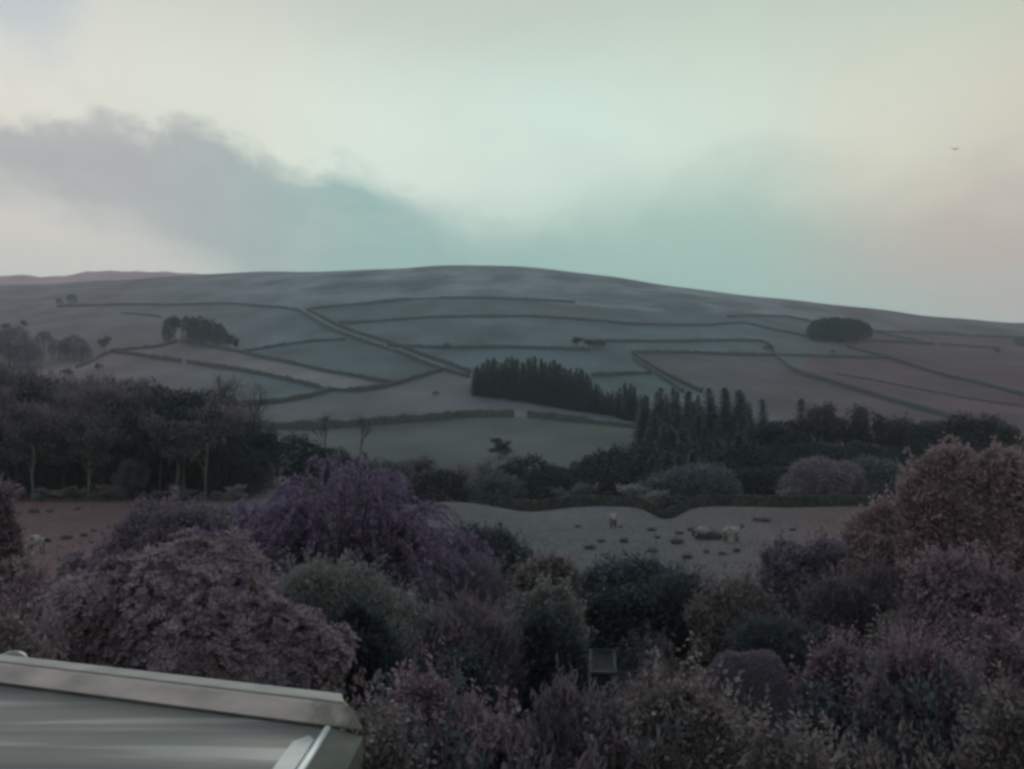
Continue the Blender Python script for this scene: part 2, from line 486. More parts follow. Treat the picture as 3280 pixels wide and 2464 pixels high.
def make_land():
    ry = np.concatenate([np.linspace(-50, 20, 30)[:-1], np.linspace(20, 135, 150)[:-1], np.geomspace(135, 900, 280)[:-1], np.linspace(900, 2650, 40)])
    cs = np.linspace(-1, 1, 381)
    W = 75 + 0.93 * np.maximum(ry, 0)
    X = cs[None, :] * W[:, None]; Y = np.broadcast_to(ry[:, None], X.shape)
    Z = height(X, Y)
    nr, nc = X.shape
    V = np.stack([X, Y, Z], -1).reshape(-1, 3)
    i = np.arange(nr - 1)[:, None] * nc; j = np.arange(nc - 1)[None, :]
    F = np.stack([i + j, i + j + 1, i + nc + j + 1, i + nc + j], -1).reshape(-1, 4)
    me = mesh_from('land', V, F, 4, True)
    # what grows where: sward colour field by field, plus a lens tint toward the sides
    x, y, z = V.T
    yp = np.maximum(y, 5)
    t, e = x / yp, (z - EYE) / yp
    k = 1.0 / (math.cos(PITCH) + e * math.sin(PITCH))
    b = (e * math.cos(PITCH) - math.sin(PITCH)) * k
    a = t * (math.cos(PITCH) - b * math.sin(PITCH))
    pu, pv = CX + a * FPX, CY - b * FPX
    hill = y > 150
    C = np.empty((len(V), 3)); C[:] = (0.058, 0.092, 0.104)

    def lay(mask, col, f=1.0):
        f = np.asarray(f, float) * mask
        C[:] = C * (1 - f[:, None]) + np.array(col) * f[:, None]
    # open moor above the highest wall: bleached grass with dark heather
    topwall = np.interp(pu, [-900, 240, 510, 770, 960, 1166, 1329, 1490, 1716, 2023, 2351, 2525, 2784, 3013, 3280, 4200], [985, 982, 979, 978, 996, 976, 960, 958, 966, 990, 1016, 1017, 1061, 1070, 1083, 1120])
    moor = hill & (pv < topwall)
    lay(moor, (0.105, 0.140, 0.155))
    hn = wob(np.stack([x * 0.014, y * 0.022, z * 0], -1), 1.0, 3) + 0.8 * wob(np.stack([x * 0.04, y * 0.07, z * 0], -1), 1.0, 4)
    lay(moor, (0.052, 0.072, 0.082), sstep(hn, -0.1, 0.55) * 0.9)
    fields = [
        ([(360, 1129), (570, 1105), (773, 1135), (922, 1166), (1126, 1210), (1262, 1236), (1146, 1256), (1056, 1252), (753, 1188), (586, 1162)], (0.115, 0.122, 0.128)),
        ([(800, 1141), (1109, 1090), (1418, 1188), (1268, 1233), (1044, 1194)], (0.055, 0.080, 0.088)),
        ([(820, 1310), (983, 1280), (1146, 1260), (1268, 1238), (1418, 1190), (1515, 1215), (1515, 1270), (1719, 1297), (2057, 1360), (2053, 1372), (1869, 1353), (1655, 1335), (1358, 1349), (1000, 1376), (820, 1374)], (0.086, 0.094, 0.106)),
        ([(820, 1376), (1358, 1351), (1655, 1338), (2053, 1374), (2060, 1640), (820, 1640)], (0.062, 0.080, 0.072)),
        ([(2030, 1134), (2485, 1142), (2551, 1195), (2994, 1326), (2994, 1480), (2249, 1270), (2148, 1214)], (0.058, 0.060, 0.068)),
        ([(1085, 1041), (1410, 1021), (1700, 1017), (2025, 1043), (2270, 1047), (2453, 1094), (1875, 1098), (1695, 1119), (1288, 1110)], (0.058, 0.090, 0.102)),
        ([(983, 996), (1329, 962), (1716, 967), (2351, 1017), (2392, 1036), (2270, 1043), (2025, 1039), (1695, 1015), (1410, 1017), (1085, 1037)], (0.054, 0.078, 0.088)),
        ([(2551, 1194), (2600, 1142), (2844, 1150), (3280, 1270), (3700, 1380), (3700, 1600), (2994, 1326)], (0.066, 0.050, 0.055)),
        ([(2784, 1064), (3280, 1084), (3700, 1110), (3700, 1380), (3280, 1268), (2855, 1150), (2713, 1111)], (0.064, 0.044, 0.050)),
        ([(955, 998), (983, 996), (1134, 1066), (1309, 1123), (1512, 1196), (1508, 1212), (1288, 1135), (1126, 1082)], (0.050, 0.078, 0.076)),
        ([(2025, 1132), (2148, 1212), (2249, 1256), (2148, 1228), (2046, 1163)], (0.046, 0.070, 0.070)),
    ]
    for poly, c in fields:
        lay(hill & inside(pu, pv, poly), c)
    # pinkish lens shading painted into the sward on both flanks of the hill
    n2 = 0.5 + 0.5 * wob(np.stack([x * 0.012, y * 0.02, z * 0], -1), 1.0, 9)
    lay(hill, (0.068, 0.038, 0.045), sstep(t, 0.22, 0.48) * (0.55 + 0.35 * n2))
    lay(hill, (0.128, 0.094, 0.102), sstep(-t, 0.20, 0.50) * (0.55 + 0.35 * n2))
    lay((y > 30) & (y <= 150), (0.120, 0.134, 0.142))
    lay((y > 30) & (y <= 150), (0.175, 0.105, 0.110), sstep(np.abs(t), 0.15, 0.5) * 0.9)  # same lens shading painted into the near field toward both sides
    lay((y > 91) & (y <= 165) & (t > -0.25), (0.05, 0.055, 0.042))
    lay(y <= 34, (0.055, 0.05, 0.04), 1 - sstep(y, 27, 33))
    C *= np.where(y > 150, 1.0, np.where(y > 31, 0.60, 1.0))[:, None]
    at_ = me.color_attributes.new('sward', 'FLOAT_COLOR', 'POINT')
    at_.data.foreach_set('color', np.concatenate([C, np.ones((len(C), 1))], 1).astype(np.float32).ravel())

    mt, nt, bs = nodes_of('sward')
    ca = nt.nodes.new('ShaderNodeVertexColor'); ca.layer_name = 'sward'
    tcn = nt.nodes.new('ShaderNodeTexCoord')

    def noise(scale, detail, stretch):
        mp = nt.nodes.new('ShaderNodeMapping'); mp.inputs['Scale'].default_value = stretch
        nt.links.new(tcn.outputs['Object'], mp.inputs[0])
        ns = nt.nodes.new('ShaderNodeTexNoise'); ns.inputs['Scale'].default_value = scale; ns.inputs['Detail'].default_value = detail
        nt.links.new(mp.outputs[0], ns.inputs['Vector'])
        return ns.outputs[0]
    a1 = noise(0.035, 8, (1, 0.55, 0.0)); a2 = noise(0.9, 6, (1, 1, 0)); a3 = noise(0.012, 4, (1, 0.6, 0))

    def mr(x, lo, hi, f0=0.3, f1=0.7):
        n = nt.nodes.new('ShaderNodeMapRange')
        n.inputs['From Min'].default_value = f0; n.inputs['From Max'].default_value = f1
        n.inputs['To Min'].default_value = lo; n.inputs['To Max'].default_value = hi
        nt.links.new(x, n.inputs['Value'])
        return n.outputs[0]

    def mul(p, q):
        n = nt.nodes.new('ShaderNodeMath'); n.operation = 'MULTIPLY'
        nt.links.new(p, n.inputs[0]); nt.links.new(q, n.inputs[1])
        return n.outputs[0]
    f = mul(mul(mr(a1, 0.64, 1.32), mr(a2, 0.82, 1.16)), mr(a3, 0.88, 1.12))
    sc = nt.nodes.new('ShaderNodeVectorMath'); sc.operation = 'SCALE'
    nt.links.new(ca.outputs[0], sc.inputs[0]); nt.links.new(f, sc.inputs['Scale'])
    nt.links.new(sc.outputs[0], bs.inputs['Base Color'])
    bs.inputs['Roughness'].default_value = 0.95
    bs.inputs['Specular IOR Level'].default_value = 0.1
    bp = nt.nodes.new('ShaderNodeBump'); bp.inputs['Strength'].default_value = 0.4; bp.inputs['Distance'].default_value = 0.15
    nt.links.new(a2, bp.inputs['Height']); nt.links.new(bp.outputs[0], bs.inputs['Normal'])
    me.materials.append(mt)
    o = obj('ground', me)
    o['kind'] = 'structure'
    o['label'] = 'rough pasture and moorland rising from the garden to the ridge'
    return o


make_land()


def make_far_hill():
    """The pale ridge beyond, showing past the shoulder of the moor."""
    us = np.linspace(-700, 1500, 120)
    vt = np.interp(us, [-700, 0, 60, 130, 210, 280, 420, 520, 640, 760, 900, 1500], [875, 884, 880, 888, 882, 870, 868, 872, 877, 884, 905, 990]) + 2.5 * np.sin(us * 0.05) * np.sin(us * 0.021)
    t, e = pix(us, vt)
    ys = np.array([1450, 1560, 1650, 1700, 1780, 2000, 2300.0])
    hs = np.array([0.35, 0.75, 0.96, 1.0, 0.97, 0.8, 0.4])
    X = t[None, :] * 1700 + (ys[:, None] - 1700) * t[None, :] * 0.3
    Y = np.broadcast_to(ys[:, None], X.shape)
    Z = EYE + e[None, :] * 1700 * hs[:, None] + 3 * np.sin(X * 0.02) * np.sin(Y * 0.03) * (hs[:, None] < 0.99)
    nr, nc = X.shape
    i = np.arange(nr - 1)[:, None] * nc; j = np.arange(nc - 1)[None, :]
    F = np.stack([i + j, i + j + 1, i + nc + j + 1, i + nc + j], -1).reshape(-1, 4)
    me = mesh_from('distant_hill', np.stack([X, Y, Z], -1).reshape(-1, 3), F, 4, True)
    o = obj('distant_hill', me, rough_mat('far_moor', (0.20, 0.10, 0.125), (0.36, 0.20, 0.23), 0.012, bump=0, stretch=(1, 1, 2)))
    o['kind'] = 'structure'
    o['label'] = 'pale pinkish ridge far beyond the shoulder of the moor'


make_far_hill()

# ------------------------------------------------------------------ field walls and the walled lane


def drape(px, ymin=150.0, step=1.6):
    P = np.array([ground_at(u, v, ymin)[:2] for u, v in px])
    seg = np.r_[0, np.cumsum(np.linalg.norm(np.diff(P, axis=0), axis=1))]
    s = np.arange(0, seg[-1], step)
    x = np.interp(s, seg, P[:, 0]); y = np.interp(s, seg, P[:, 1])
    k = 7
    if len(x) > 3 * k:
        ker = np.hanning(k + 2)[1:-1]; ker /= ker.sum()
        x = np.convolve(np.pad(x, k // 2, 'reflect', reflect_type='odd'), ker, 'valid')
        y = np.convolve(np.pad(y, k // 2, 'reflect', reflect_type='odd'), ker, 'valid')
    return x, y


def wall(px, label, h=1.6, w=0.75, ymin=150.0, seed=0):
    r = np.random.default_rng(seed + 100)
    x, y = drape(px, ymin)
    n = len(x)
    z = height(x, y)
    d = unit(np.stack([np.gradient(x), np.gradient(y)], -1)); nx, ny = -d[:, 1], d[:, 0]
    hh = h * (1 + 0.10 * r.normal(size=n)) * (1 - 0.35 * (wob(np.stack([x, y, z], -1), 0.05, seed) > 0.75))
    prof = [(-0.5, -0.4), (-0.42, 0.5), (-0.33, 0.93), (0.0, 1.03), (0.33, 0.93), (0.42, 0.5), (0.5, -0.4)]
    V = []
    for a, b in prof:
        jit = 1 + 0.12 * r.normal(size=n)
        V.append(np.stack([x + nx * a * w * jit, y + ny * a * w * jit, z + np.where(b > 0, b * hh * (1 + 0.04 * r.normal(size=n)), b)], -1))
    V = np.stack(V, 1)
    m = len(prof)
    i = np.arange(n - 1)[:, None] * m; j = np.arange(m - 1)[None, :]
    F = np.stack([i + j, i + m + j, i + m + j + 1, i + j + 1], -1).reshape(-1, 4)
    V = V.reshape(-1, 3)
    o = np.array([x[0], y[0], z[0]])
    me = mesh_from('stone_wall', V - o, F, 4)
    w_ = obj('stone_wall', me, M['stone'], loc=o)
    w_['kind'] = 'thing'
    return tag(w_, label, 'stone wall', 'dry stone field walls on the hillside')


LANE_LOW = [(955, 996), (1024, 1037), (1126, 1082), (1207, 1110), (1288, 1135), (1418, 1188), (1508, 1212)]
LANE_UP = [(983, 994), (1052, 1029), (1134, 1066), (1227, 1094), (1309, 1123), (1410, 1159), (1512, 1196)]
WALLS = [
    ([(180, 985), (244, 982), (509, 979), (773, 978), (900, 988), (955, 996)], 'stone wall along the moor edge running from the shoulder to the lane top', 1.8),
    ([(387, 1005), (450, 1009), (517, 1017)], 'short broken wall above the hillside pine clump', 1.2),
    ([(358, 1129), (427, 1122), (509, 1114), (570, 1096)], 'wall climbing from the wall junction to the pine clump foot', 1.7),
    ([(358, 1129), (427, 1139), (500, 1150), (585, 1163)], 'wall under the pale strip field, from the junction to the gateway gap', 1.9),
    ([(598, 1164), (753, 1188), (922, 1222), (1056, 1253), (1146, 1257), (1207, 1249), (1268, 1235), (1329, 1216), (1418, 1188)], 'long dark wall from the gateway gap curving up to the lane', 1.9),
    ([(358, 1129), (325, 1143), (290, 1162), (244, 1180)], 'wall dropping from the junction toward the wood', 1.5),
    ([(1056, 1254), (983, 1277), (890, 1294), (800, 1302), (700, 1300)], 'lower curving wall branching from the long dark wall to the wood', 1.9),
    ([(580, 1096), (640, 1108), (773, 1131), (922, 1163), (1044, 1194), (1126, 1206), (1268, 1232)], 'wall along the top of the pale strip field', 1.6),
    ([(773, 1131), (895, 1110), (1003, 1096), (1109, 1090)], 'faint wall linking the pine clump to the lane', 1.5),
    (LANE_LOW, 'lower wall of the walled lane running down the hillside', 1.8),
    (LANE_UP, 'upper wall of the walled lane running down the hillside', 1.8),
    ([(983, 994), (1060, 985), (1166, 976), (1329, 960), (1460, 957), (1600, 959), (1716, 964), (1850, 972)], 'highest wall between the dark field and the moor above the lane', 1.7),
    ([(1085, 1039), (1248, 1029), (1410, 1019), (1550, 1017), (1695, 1017), (1850, 1026), (2025, 1041), (2150, 1044), (2270, 1045)], 'wall under the dark heathery field beside the lane', 1.7),
    ([(2270, 1045), (2392, 1037), (2473, 1057), (2593, 1081)], 'wall rising then falling to the round copse foot', 1.7),
    ([(2330, 1016), (2420, 1014), (2525, 1017), (2600, 1031)], 'topmost wall running into the round copse', 1.6),
    ([(1240, 1112), (1451, 1119), (1695, 1119), (1895, 1126)], 'level wall behind the spruce plantation tops', 1.8),
    ([(1870, 1098), (2107, 1098), (2310, 1094), (2440, 1095), (2466, 1106), (2485, 1140)], 'upper wall of the narrow level field, with a corner', 1.7),
    ([(2485, 1140), (2534, 1183), (2580, 1205), (2638, 1220), (2788, 1265), (2900, 1299), (2994, 1325), (3080, 1350)], 'long straight wall slanting down from the corner to the pines', 1.9),
    ([(2025, 1132), (2310, 1138), (2485, 1140)], 'lower wall of the narrow level field', 1.7),
    ([(2485, 1140), (2600, 1142), (2788, 1149), (2844, 1149)], 'wall from the corner to the slanting moor wall', 1.5),
    ([(2025, 1132), (2087, 1176), (2148, 1210), (2249, 1258)], 'wall on the upper side of the short sunken lane', 1.8),
    ([(2030, 1150), (2060, 1175), (2107, 1203), (2148, 1230), (2190, 1260)], 'wall on the lower side of the short sunken lane', 1.7),
    ([(1895, 1206), (1980, 1203), (2090, 1200)], 'short wall end beside the spruce plantation', 1.7),
    ([(2713, 1111), (2788, 1134), (2855, 1151), (2938, 1179), (3125, 1228), (3280, 1269), (3420, 1308)], 'long wall slanting down the russet flank below the round copse', 1.8),
    ([(2770, 1092), (2938, 1100), (2998, 1106)], 'dark wall running from the round copse to the gap', 1.8),
    ([(3008, 1105), (3163, 1115), (3210, 1120)], 'short wall past the gap on the russet flank', 1.5),
    ([(2784, 1061), (2900, 1066), (3013, 1070), (3280, 1083), (3420, 1092)], 'highest wall across the russet flank', 1.6),
    ([(2800, 1066), (2919, 1089), (2998, 1106)], 'diagonal wall between the two copse walls', 1.4),
    ([(2675, 1198), (2825, 1224), (2975, 1254), (3280, 1303), (3400, 1325)], 'low tumbled wall in the russet pasture', 0.7),
    ([(770, 1376), (1000, 1378), (1205, 1362), (1358, 1350), (1511, 1338), (1652, 1336)], 'thick dark wall curving over the brow of the lower pasture', 2.2),
    ([(1690, 1338), (1716, 1340), (1869, 1355), (2060, 1374)], 'wall from the pasture gap down to the big conifers', 2.0),
]
for i, (px, lab, h) in enumerate(WALLS):
    wall(px, lab, h * 0.95, 0.8, seed=i)


def lane():
    a = np.array([ground_at(u, v)[:2] for u, v in LANE_LOW]); b = np.array([ground_at(u, v)[:2] for u, v in LANE_UP])
    q = np.linspace(0, 1, 120)

    def rs(p):
        s = np.r_[0, np.cumsum(np.linalg.norm(np.diff(p, axis=0), axis=1))]; s /= s[-1]
        return np.stack([np.interp(q, s, p[:, 0]), np.interp(q, s, p[:, 1])], -1)
    a, b = rs(a), rs(b)
    rows = []
    for f in np.linspace(0.3, 0.7, 5):
        p = a * (1 - f) + b * f
        rows.append(np.c_[p, height(p[:, 0], p[:, 1]) + 0.12])
    V = np.stack(rows, 1).reshape(-1, 3)
    i = np.arange(119)[:, None] * 5; j = np.arange(4)[None, :]
    F = np.stack([i + j, i + 5 + j, i + 5 + j + 1, i + j + 1], -1).reshape(-1, 4)
    o = obj('lane', mesh_from('lane', V, F, 4, True), rough_mat('lane_grass', (0.06, 0.095, 0.098), (0.10, 0.145, 0.15), 0.3, coord='Object'))
    o['kind'] = 'structure'
    o['label'] = 'pale grassy lane between two walls on the hillside'


lane()


def near_wall():
    """Wall on the crest of the sheep field: courses of rough stones."""
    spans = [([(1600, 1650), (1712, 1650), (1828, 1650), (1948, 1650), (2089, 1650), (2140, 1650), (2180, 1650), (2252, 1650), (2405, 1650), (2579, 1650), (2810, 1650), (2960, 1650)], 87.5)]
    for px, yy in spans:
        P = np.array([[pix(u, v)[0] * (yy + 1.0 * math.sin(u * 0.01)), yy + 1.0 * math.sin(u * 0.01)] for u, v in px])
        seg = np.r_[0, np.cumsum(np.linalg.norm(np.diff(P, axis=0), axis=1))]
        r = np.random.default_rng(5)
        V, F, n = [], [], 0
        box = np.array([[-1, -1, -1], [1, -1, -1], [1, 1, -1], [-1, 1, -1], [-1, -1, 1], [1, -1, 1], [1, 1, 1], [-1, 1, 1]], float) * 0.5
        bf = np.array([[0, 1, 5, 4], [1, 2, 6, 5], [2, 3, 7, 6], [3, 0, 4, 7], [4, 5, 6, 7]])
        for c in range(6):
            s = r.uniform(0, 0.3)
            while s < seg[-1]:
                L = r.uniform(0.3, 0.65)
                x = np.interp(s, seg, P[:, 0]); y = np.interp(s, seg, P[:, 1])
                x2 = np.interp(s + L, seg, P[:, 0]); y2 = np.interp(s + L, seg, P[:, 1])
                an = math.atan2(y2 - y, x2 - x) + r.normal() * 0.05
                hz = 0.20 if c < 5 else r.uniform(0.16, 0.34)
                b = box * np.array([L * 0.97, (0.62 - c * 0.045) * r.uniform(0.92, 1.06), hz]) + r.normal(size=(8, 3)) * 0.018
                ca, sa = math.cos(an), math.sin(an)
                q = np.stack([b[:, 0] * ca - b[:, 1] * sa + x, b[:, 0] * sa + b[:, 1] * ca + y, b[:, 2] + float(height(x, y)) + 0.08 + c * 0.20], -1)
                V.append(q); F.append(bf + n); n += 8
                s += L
        o = obj('stone_wall', mesh_from('field_wall', np.concatenate(V), np.concatenate(F), 4), rough_mat('shaded_stone', (0.012, 0.018, 0.016), (0.04, 0.048, 0.042), 1.6, bump=0.6))  # dark green stone with the band's shadow put into its colour
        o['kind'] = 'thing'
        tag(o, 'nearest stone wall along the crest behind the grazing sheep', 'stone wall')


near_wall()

# ------------------------------------------------------------------ tree makers (each kind made once or a few times, then copied)


def conifer(seed, H=14.0, R=2.5, droop=0.35):
    r = np.random.default_rng(seed)
    tb = Tubes()
    tb.add([[0, 0, -0.4], [0.03, 0.02, H * 0.5], [0, 0.04, H * 0.97]], [0.24, 0.15, 0.02], 6)
    c, d, s, L, W = [], [], [], [], []
    z = 0.7
    while z < H * 0.985:
        q = 1 - z / H
        ln = R * (q ** 0.75) * r.uniform(0.85, 1.1) + 0.12
        nb = 7 if q > 0.25 else 5
        a0 = r.uniform(0, 6.28)
        for b in range(nb):
            a = a0 + b * 6.283 / nb + r.normal() * 0.2
            bl = ln * r.uniform(0.6, 1.15)
            out = np.array([math.cos(a), math.sin(a), 0])
            nf = max(3, int(bl / 0.26))
            for k in range(nf):
                f = (k + r.uniform(0.2, 0.9)) / nf
                p = out * bl * f + np.array([0, 0, z + 0.12 * bl * f - droop * bl * f * f + r.normal() * 0.08])
                for sd in (-1, 1):
                    dd = out * r.uniform(0.5, 1.0) + np.array([-out[1], out[0], 0]) * sd * r.uniform(0.3, 0.9) + np.array([0, 0, -r.uniform(0.25, 0.95)])
                    c.append(p); d.append(dd); L.append(r.uniform(0.38, 0.68) * (0.6 + 0.4 * q)); W.append(r.uniform(0.15, 0.27))
        z += r.uniform(0.20, 0.30)
    d = unit(np.array(d)); s = unit(np.cross(d, np.array([0, 0, 1.0]) + 0.3 * r.normal(size=d.shape)))
    return tb.mesh('conifer_trunk'), leaf_mesh('conifer_crown', np.array(c), d, s, np.array(L), np.array(W))


def limbs(r, H, trunk_r, spread, depth=3, first=0.3, sides=6, lean=0.05, kids=(3, 5), up=0.55):
    """Branching skeleton: tubes and the tips of the finest branches."""
    tb = Tubes(); tips, dirs = [], []

    def grow(p, d, ln, rad, lev):
        n = 5
        pts = [p]
        for k in range(n - 1):
            d = unit(d + r.normal(size=3) * 0.10 + np.array([0, 0, 0.05]))
            pts.append(pts[-1] + d * ln / (n - 1))
        pts = np.array(pts)
        tb.add(pts, np.linspace(rad, rad * 0.5, n), sides if lev == 0 else (4 if lev == 1 else 3))
        if lev == depth:
            tips.append(pts[-1]); dirs.append(d); tips.append(pts[2]); dirs.append(d)
            return
        nk = r.integers(kids[0], kids[1] + 1) + (2 if lev == 0 else 0)
        for k in range(nk):
            f = first + (1 - first) * (k + r.uniform(0.2, 1.0)) / nk if lev == 0 else r.uniform(0.35, 1.0)
            q = pts[0] + (pts[-1] - pts[0]) * f
            i = min(int(f * (n - 1)), n - 2); g = f * (n - 1) - i
            q = pts[i] * (1 - g) + pts[i + 1] * g
            a = r.uniform(0, 6.28)
            side = np.array([math.cos(a), math.sin(a), 0.0])
            nd = unit(d * (1 - spread) + side * spread * 1.3 + np.array([0, 0, up * 0.5]))
            grow(q, nd, ln * r.uniform(0.45, 0.68) * (1.0 if lev else (1.15 - 0.5 * f)), rad * r.uniform(0.4, 0.55), lev + 1)
        tips.append(pts[-1]); dirs.append(d)
    d0 = unit(np.array([r.normal() * lean, r.normal() * lean, 1.0]))
    grow(np.array([0, 0, -0.35]), d0, H * 0.72, trunk_r, 0)
    return tb, np.array(tips), np.array(dirs)


def fit(P, H, extra):
    """Scale factor that brings a skeleton to height H."""
    return H / (np.max(P[:, 2]) + extra)


def twig_tree(seed, H=13.0, spread=0.5, n=2400, tl=(0.5, 1.2), tw=0.05, first=0.3, width=None):
    """Leafless tree: limbs and a haze of fine twigs."""
    r = np.random.default_rng(seed)
    tb, tp, dr = limbs(r, H, 0.26 * H / 13, spread, 3, first)
    k = fit(tp, H, 0.5)
    i = r.integers(0, len(tp), n)
    c = tp[i] * k + r.normal(size=(n, 3)) * 0.35
    d = unit(dr[i] + r.normal(size=(n, 3)) * 0.65 + np.array([0, 0, 0.35]))
    for a in tb.v:
        a *= k
    return tb.mesh('tree_trunk'), leaf_mesh('twig_crown', c, d, frames(d, r), r.uniform(*tl, n), tw * r.uniform(0.7, 1.5, n), 0.08)


def leafy_tree(seed, H=10.0, spread=0.55, n=3200, ls=0.34, first=0.3, clump=0.75, trunk=0.24, depth=3, lw=0.6):
    r = np.random.default_rng(seed)
    tb, tp, dr = limbs(r, H, trunk * H / 10, spread, depth, first)
    k = fit(tp, H, clump * 0.7)
    for a in tb.v:
        a *= k
    keep = tp[:, 2] * k > H * first * 0.9
    tp, dr = tp[keep] * k, dr[keep]
    i = r.integers(0, len(tp), n)
    w = unit(r.normal(size=(n, 3)))
    c = tp[i] + w * clump * r.uniform(0.35, 1.0, n)[:, None] * np.array([1, 1, 0.75])
    d = unit(w + r.normal(size=(n, 3)) * 0.6 + np.array([0, 0, 0.1]))
    return tb.mesh('tree_trunk'), leaf_mesh('leaf_crown', c, d, frames(d, r), ls * r.uniform(0.7, 1.4, n), ls * lw * r.uniform(0.7, 1.3, n))


def dome_points(rx, ry, h, n, seed, sub=9, low=0.08, tight=0.86, rough=0.12):
    """Points and outward normals on a lumpy mound rx x ry x h standing on the ground."""
    r = np.random.default_rng(seed)
    lobes = [(np.array([0, 0, 0.42 * h]), np.array([rx * 0.82, ry * 0.82, 0.5 * h]))]
    for i in range(sub):
        a = 6.283 * i / sub + r.uniform(-0.4, 0.4)
        ph = r.uniform(0.0, 1.25)
        q = np.array([math.cos(a) * math.cos(ph) * rx * 0.66, math.sin(a) * math.cos(ph) * ry * 0.66, 0.40 * h + math.sin(ph) * 0.36 * h])
        lobes.append((q, np.array([rx, ry, h * 0.62]) * r.uniform(0.26, 0.44)))
    ar = np.array([np.prod(l[1]) ** (2 / 3) for l in lobes]); ar[0] *= 0.6
    k = r.choice(len(lobes), int(n * 2.2), p=ar / ar.sum())
    C = np.array([l[0] for l in lobes])[k]; R = np.array([l[1] for l in lobes])[k]
    w = unit(r.normal(size=(len(k), 3)))
    j = r.beta(5, 1.3, len(k)) * 0.30 + 0.74
    P = C + w * R * j[:, None]
    P += w * (wob(P, 2.2, seed + 1) * rough + wob(P, 5.0, seed + 2) * rough * 0.5)[:, None] * min(rx, h)
    keep = P[:, 2] > low * h
    for i, (c, rr) in enumerate(lobes):
        ins = np.sum(((P - c) / rr) ** 2, 1) < tight ** 2 * 0.72
        keep &= ~(ins & (k != i))
    P, w, R = P[keep][:n], w[keep][:n], R[keep][:n]
    P[:, 2] *= h / np.percentile(P[:, 2], 99.3)
    P[:, 0] *= rx / np.percentile(np.abs(P[:, 0]), 98.5)
    nr = unit(w / R)
    return P, nr


def bush_tree(seed, H=9.0, R=3.0, n=3000, ls=0.42, low=0.07, sub=9, trunk=0.2):
    """Tree leafy to the ground: lumpy crown round a short trunk with limbs."""
    r = np.random.default_rng(seed)
    P, nr = dome_points(R, R, H, n, seed, sub, low, rough=0.2)
    tb = Tubes()
    tb.add([[0, 0, -0.4], [0.05, 0, H * 0.45], [0, 0.1, H * 0.85]], [trunk, trunk * 0.7, 0.04], 6)
    for i in range(9):
        a = i * 0.7 * 3.1; z = H * (0.2 + 0.06 * i)
        o = np.array([math.cos(a), math.sin(a), 0]) * R * 0.7
        tb.add([[0, 0, z], o * 0.5 + [0, 0, z + 0.08 * H], o + [0, 0, z + 0.14 * H]], [trunk * 0.45, trunk * 0.3, 0.03], 4)
    d = unit(nr * 0.7 + r.normal(size=nr.shape) * 0.7 + np.array([0, 0, 0.15]))
    k = len(P)
    return tb.mesh('tree_trunk'), leaf_mesh('leaf_crown', P, d, frames(d, r), ls * r.uniform(0.6, 1.4, k), ls * 0.55 * r.uniform(0.7, 1.3, k))


def place(kind, name, loc, Hn, H, label, cat, group, mat, bark='bark', rz=None, wide=1.0, rng=RNG):
    """One tree: an empty at its foot with its own trunk and crown, sharing the kind's meshes."""
    s = H / Hn
    e = empty(name, loc, label, cat, group, rng.uniform(0, 6.28) if rz is None else rz, (s * wide, s * wide, s))
    for nm, me, mt in (('trunk', kind[0], M[bark]), ('crown', kind[1], M[mat])):
        o = bpy.data.objects.new(nm, me)
        COL.objects.link(o)
        if len(me.materials) == 0:
            me.materials.append(mt)
        o.material_slots[0].link = 'OBJECT'
        o.material_slots[0].material = mt
        o.parent = e
    return e


def rise(u, vtop, p):
    """Height of a plant at ground point p whose tip shows at row vtop."""
    _, e = pix(u, vtop)
    return EYE + e * p[1] - p[2]


SPRUCE = [conifer(s) for s in (1, 2, 3, 4)]
FIR = [conifer(11, 14, 3.2, 0.25), conifer(12, 14, 2.7, 0.4)]
TWIG = [twig_tree(s, n=3600, tw=0.075, first=0.16, tl=(0.6, 1.5)) for s in (21, 22, 23, 24)]
OAK = [leafy_tree(s, spread=0.6, n=5200, clump=1.05, ls=0.36, first=0.22) for s in (31, 32, 33)]
SCOTS = [leafy_tree(s, H=14, spread=0.5, first=0.38, n=5200, ls=0.40, clump=1.15, trunk=0.19) for s in (41, 42, 43)]
THORN = [leafy_tree(s, H=5, spread=0.65, first=0.15, n=3600, ls=0.22, clump=0.6, depth=3) for s in (51, 52)] + [bush_tree(53, 5, 2.6, n=3400, ls=0.24, sub=11, trunk=0.1)]
COPSE = [bush_tree(s, 9, 2.9, n=5000, ls=0.34) for s in (61, 62, 63)]
ROUND = [bush_tree(s, 8, 3.6, n=9500, ls=0.25, sub=14) for s in (64, 65, 66)]

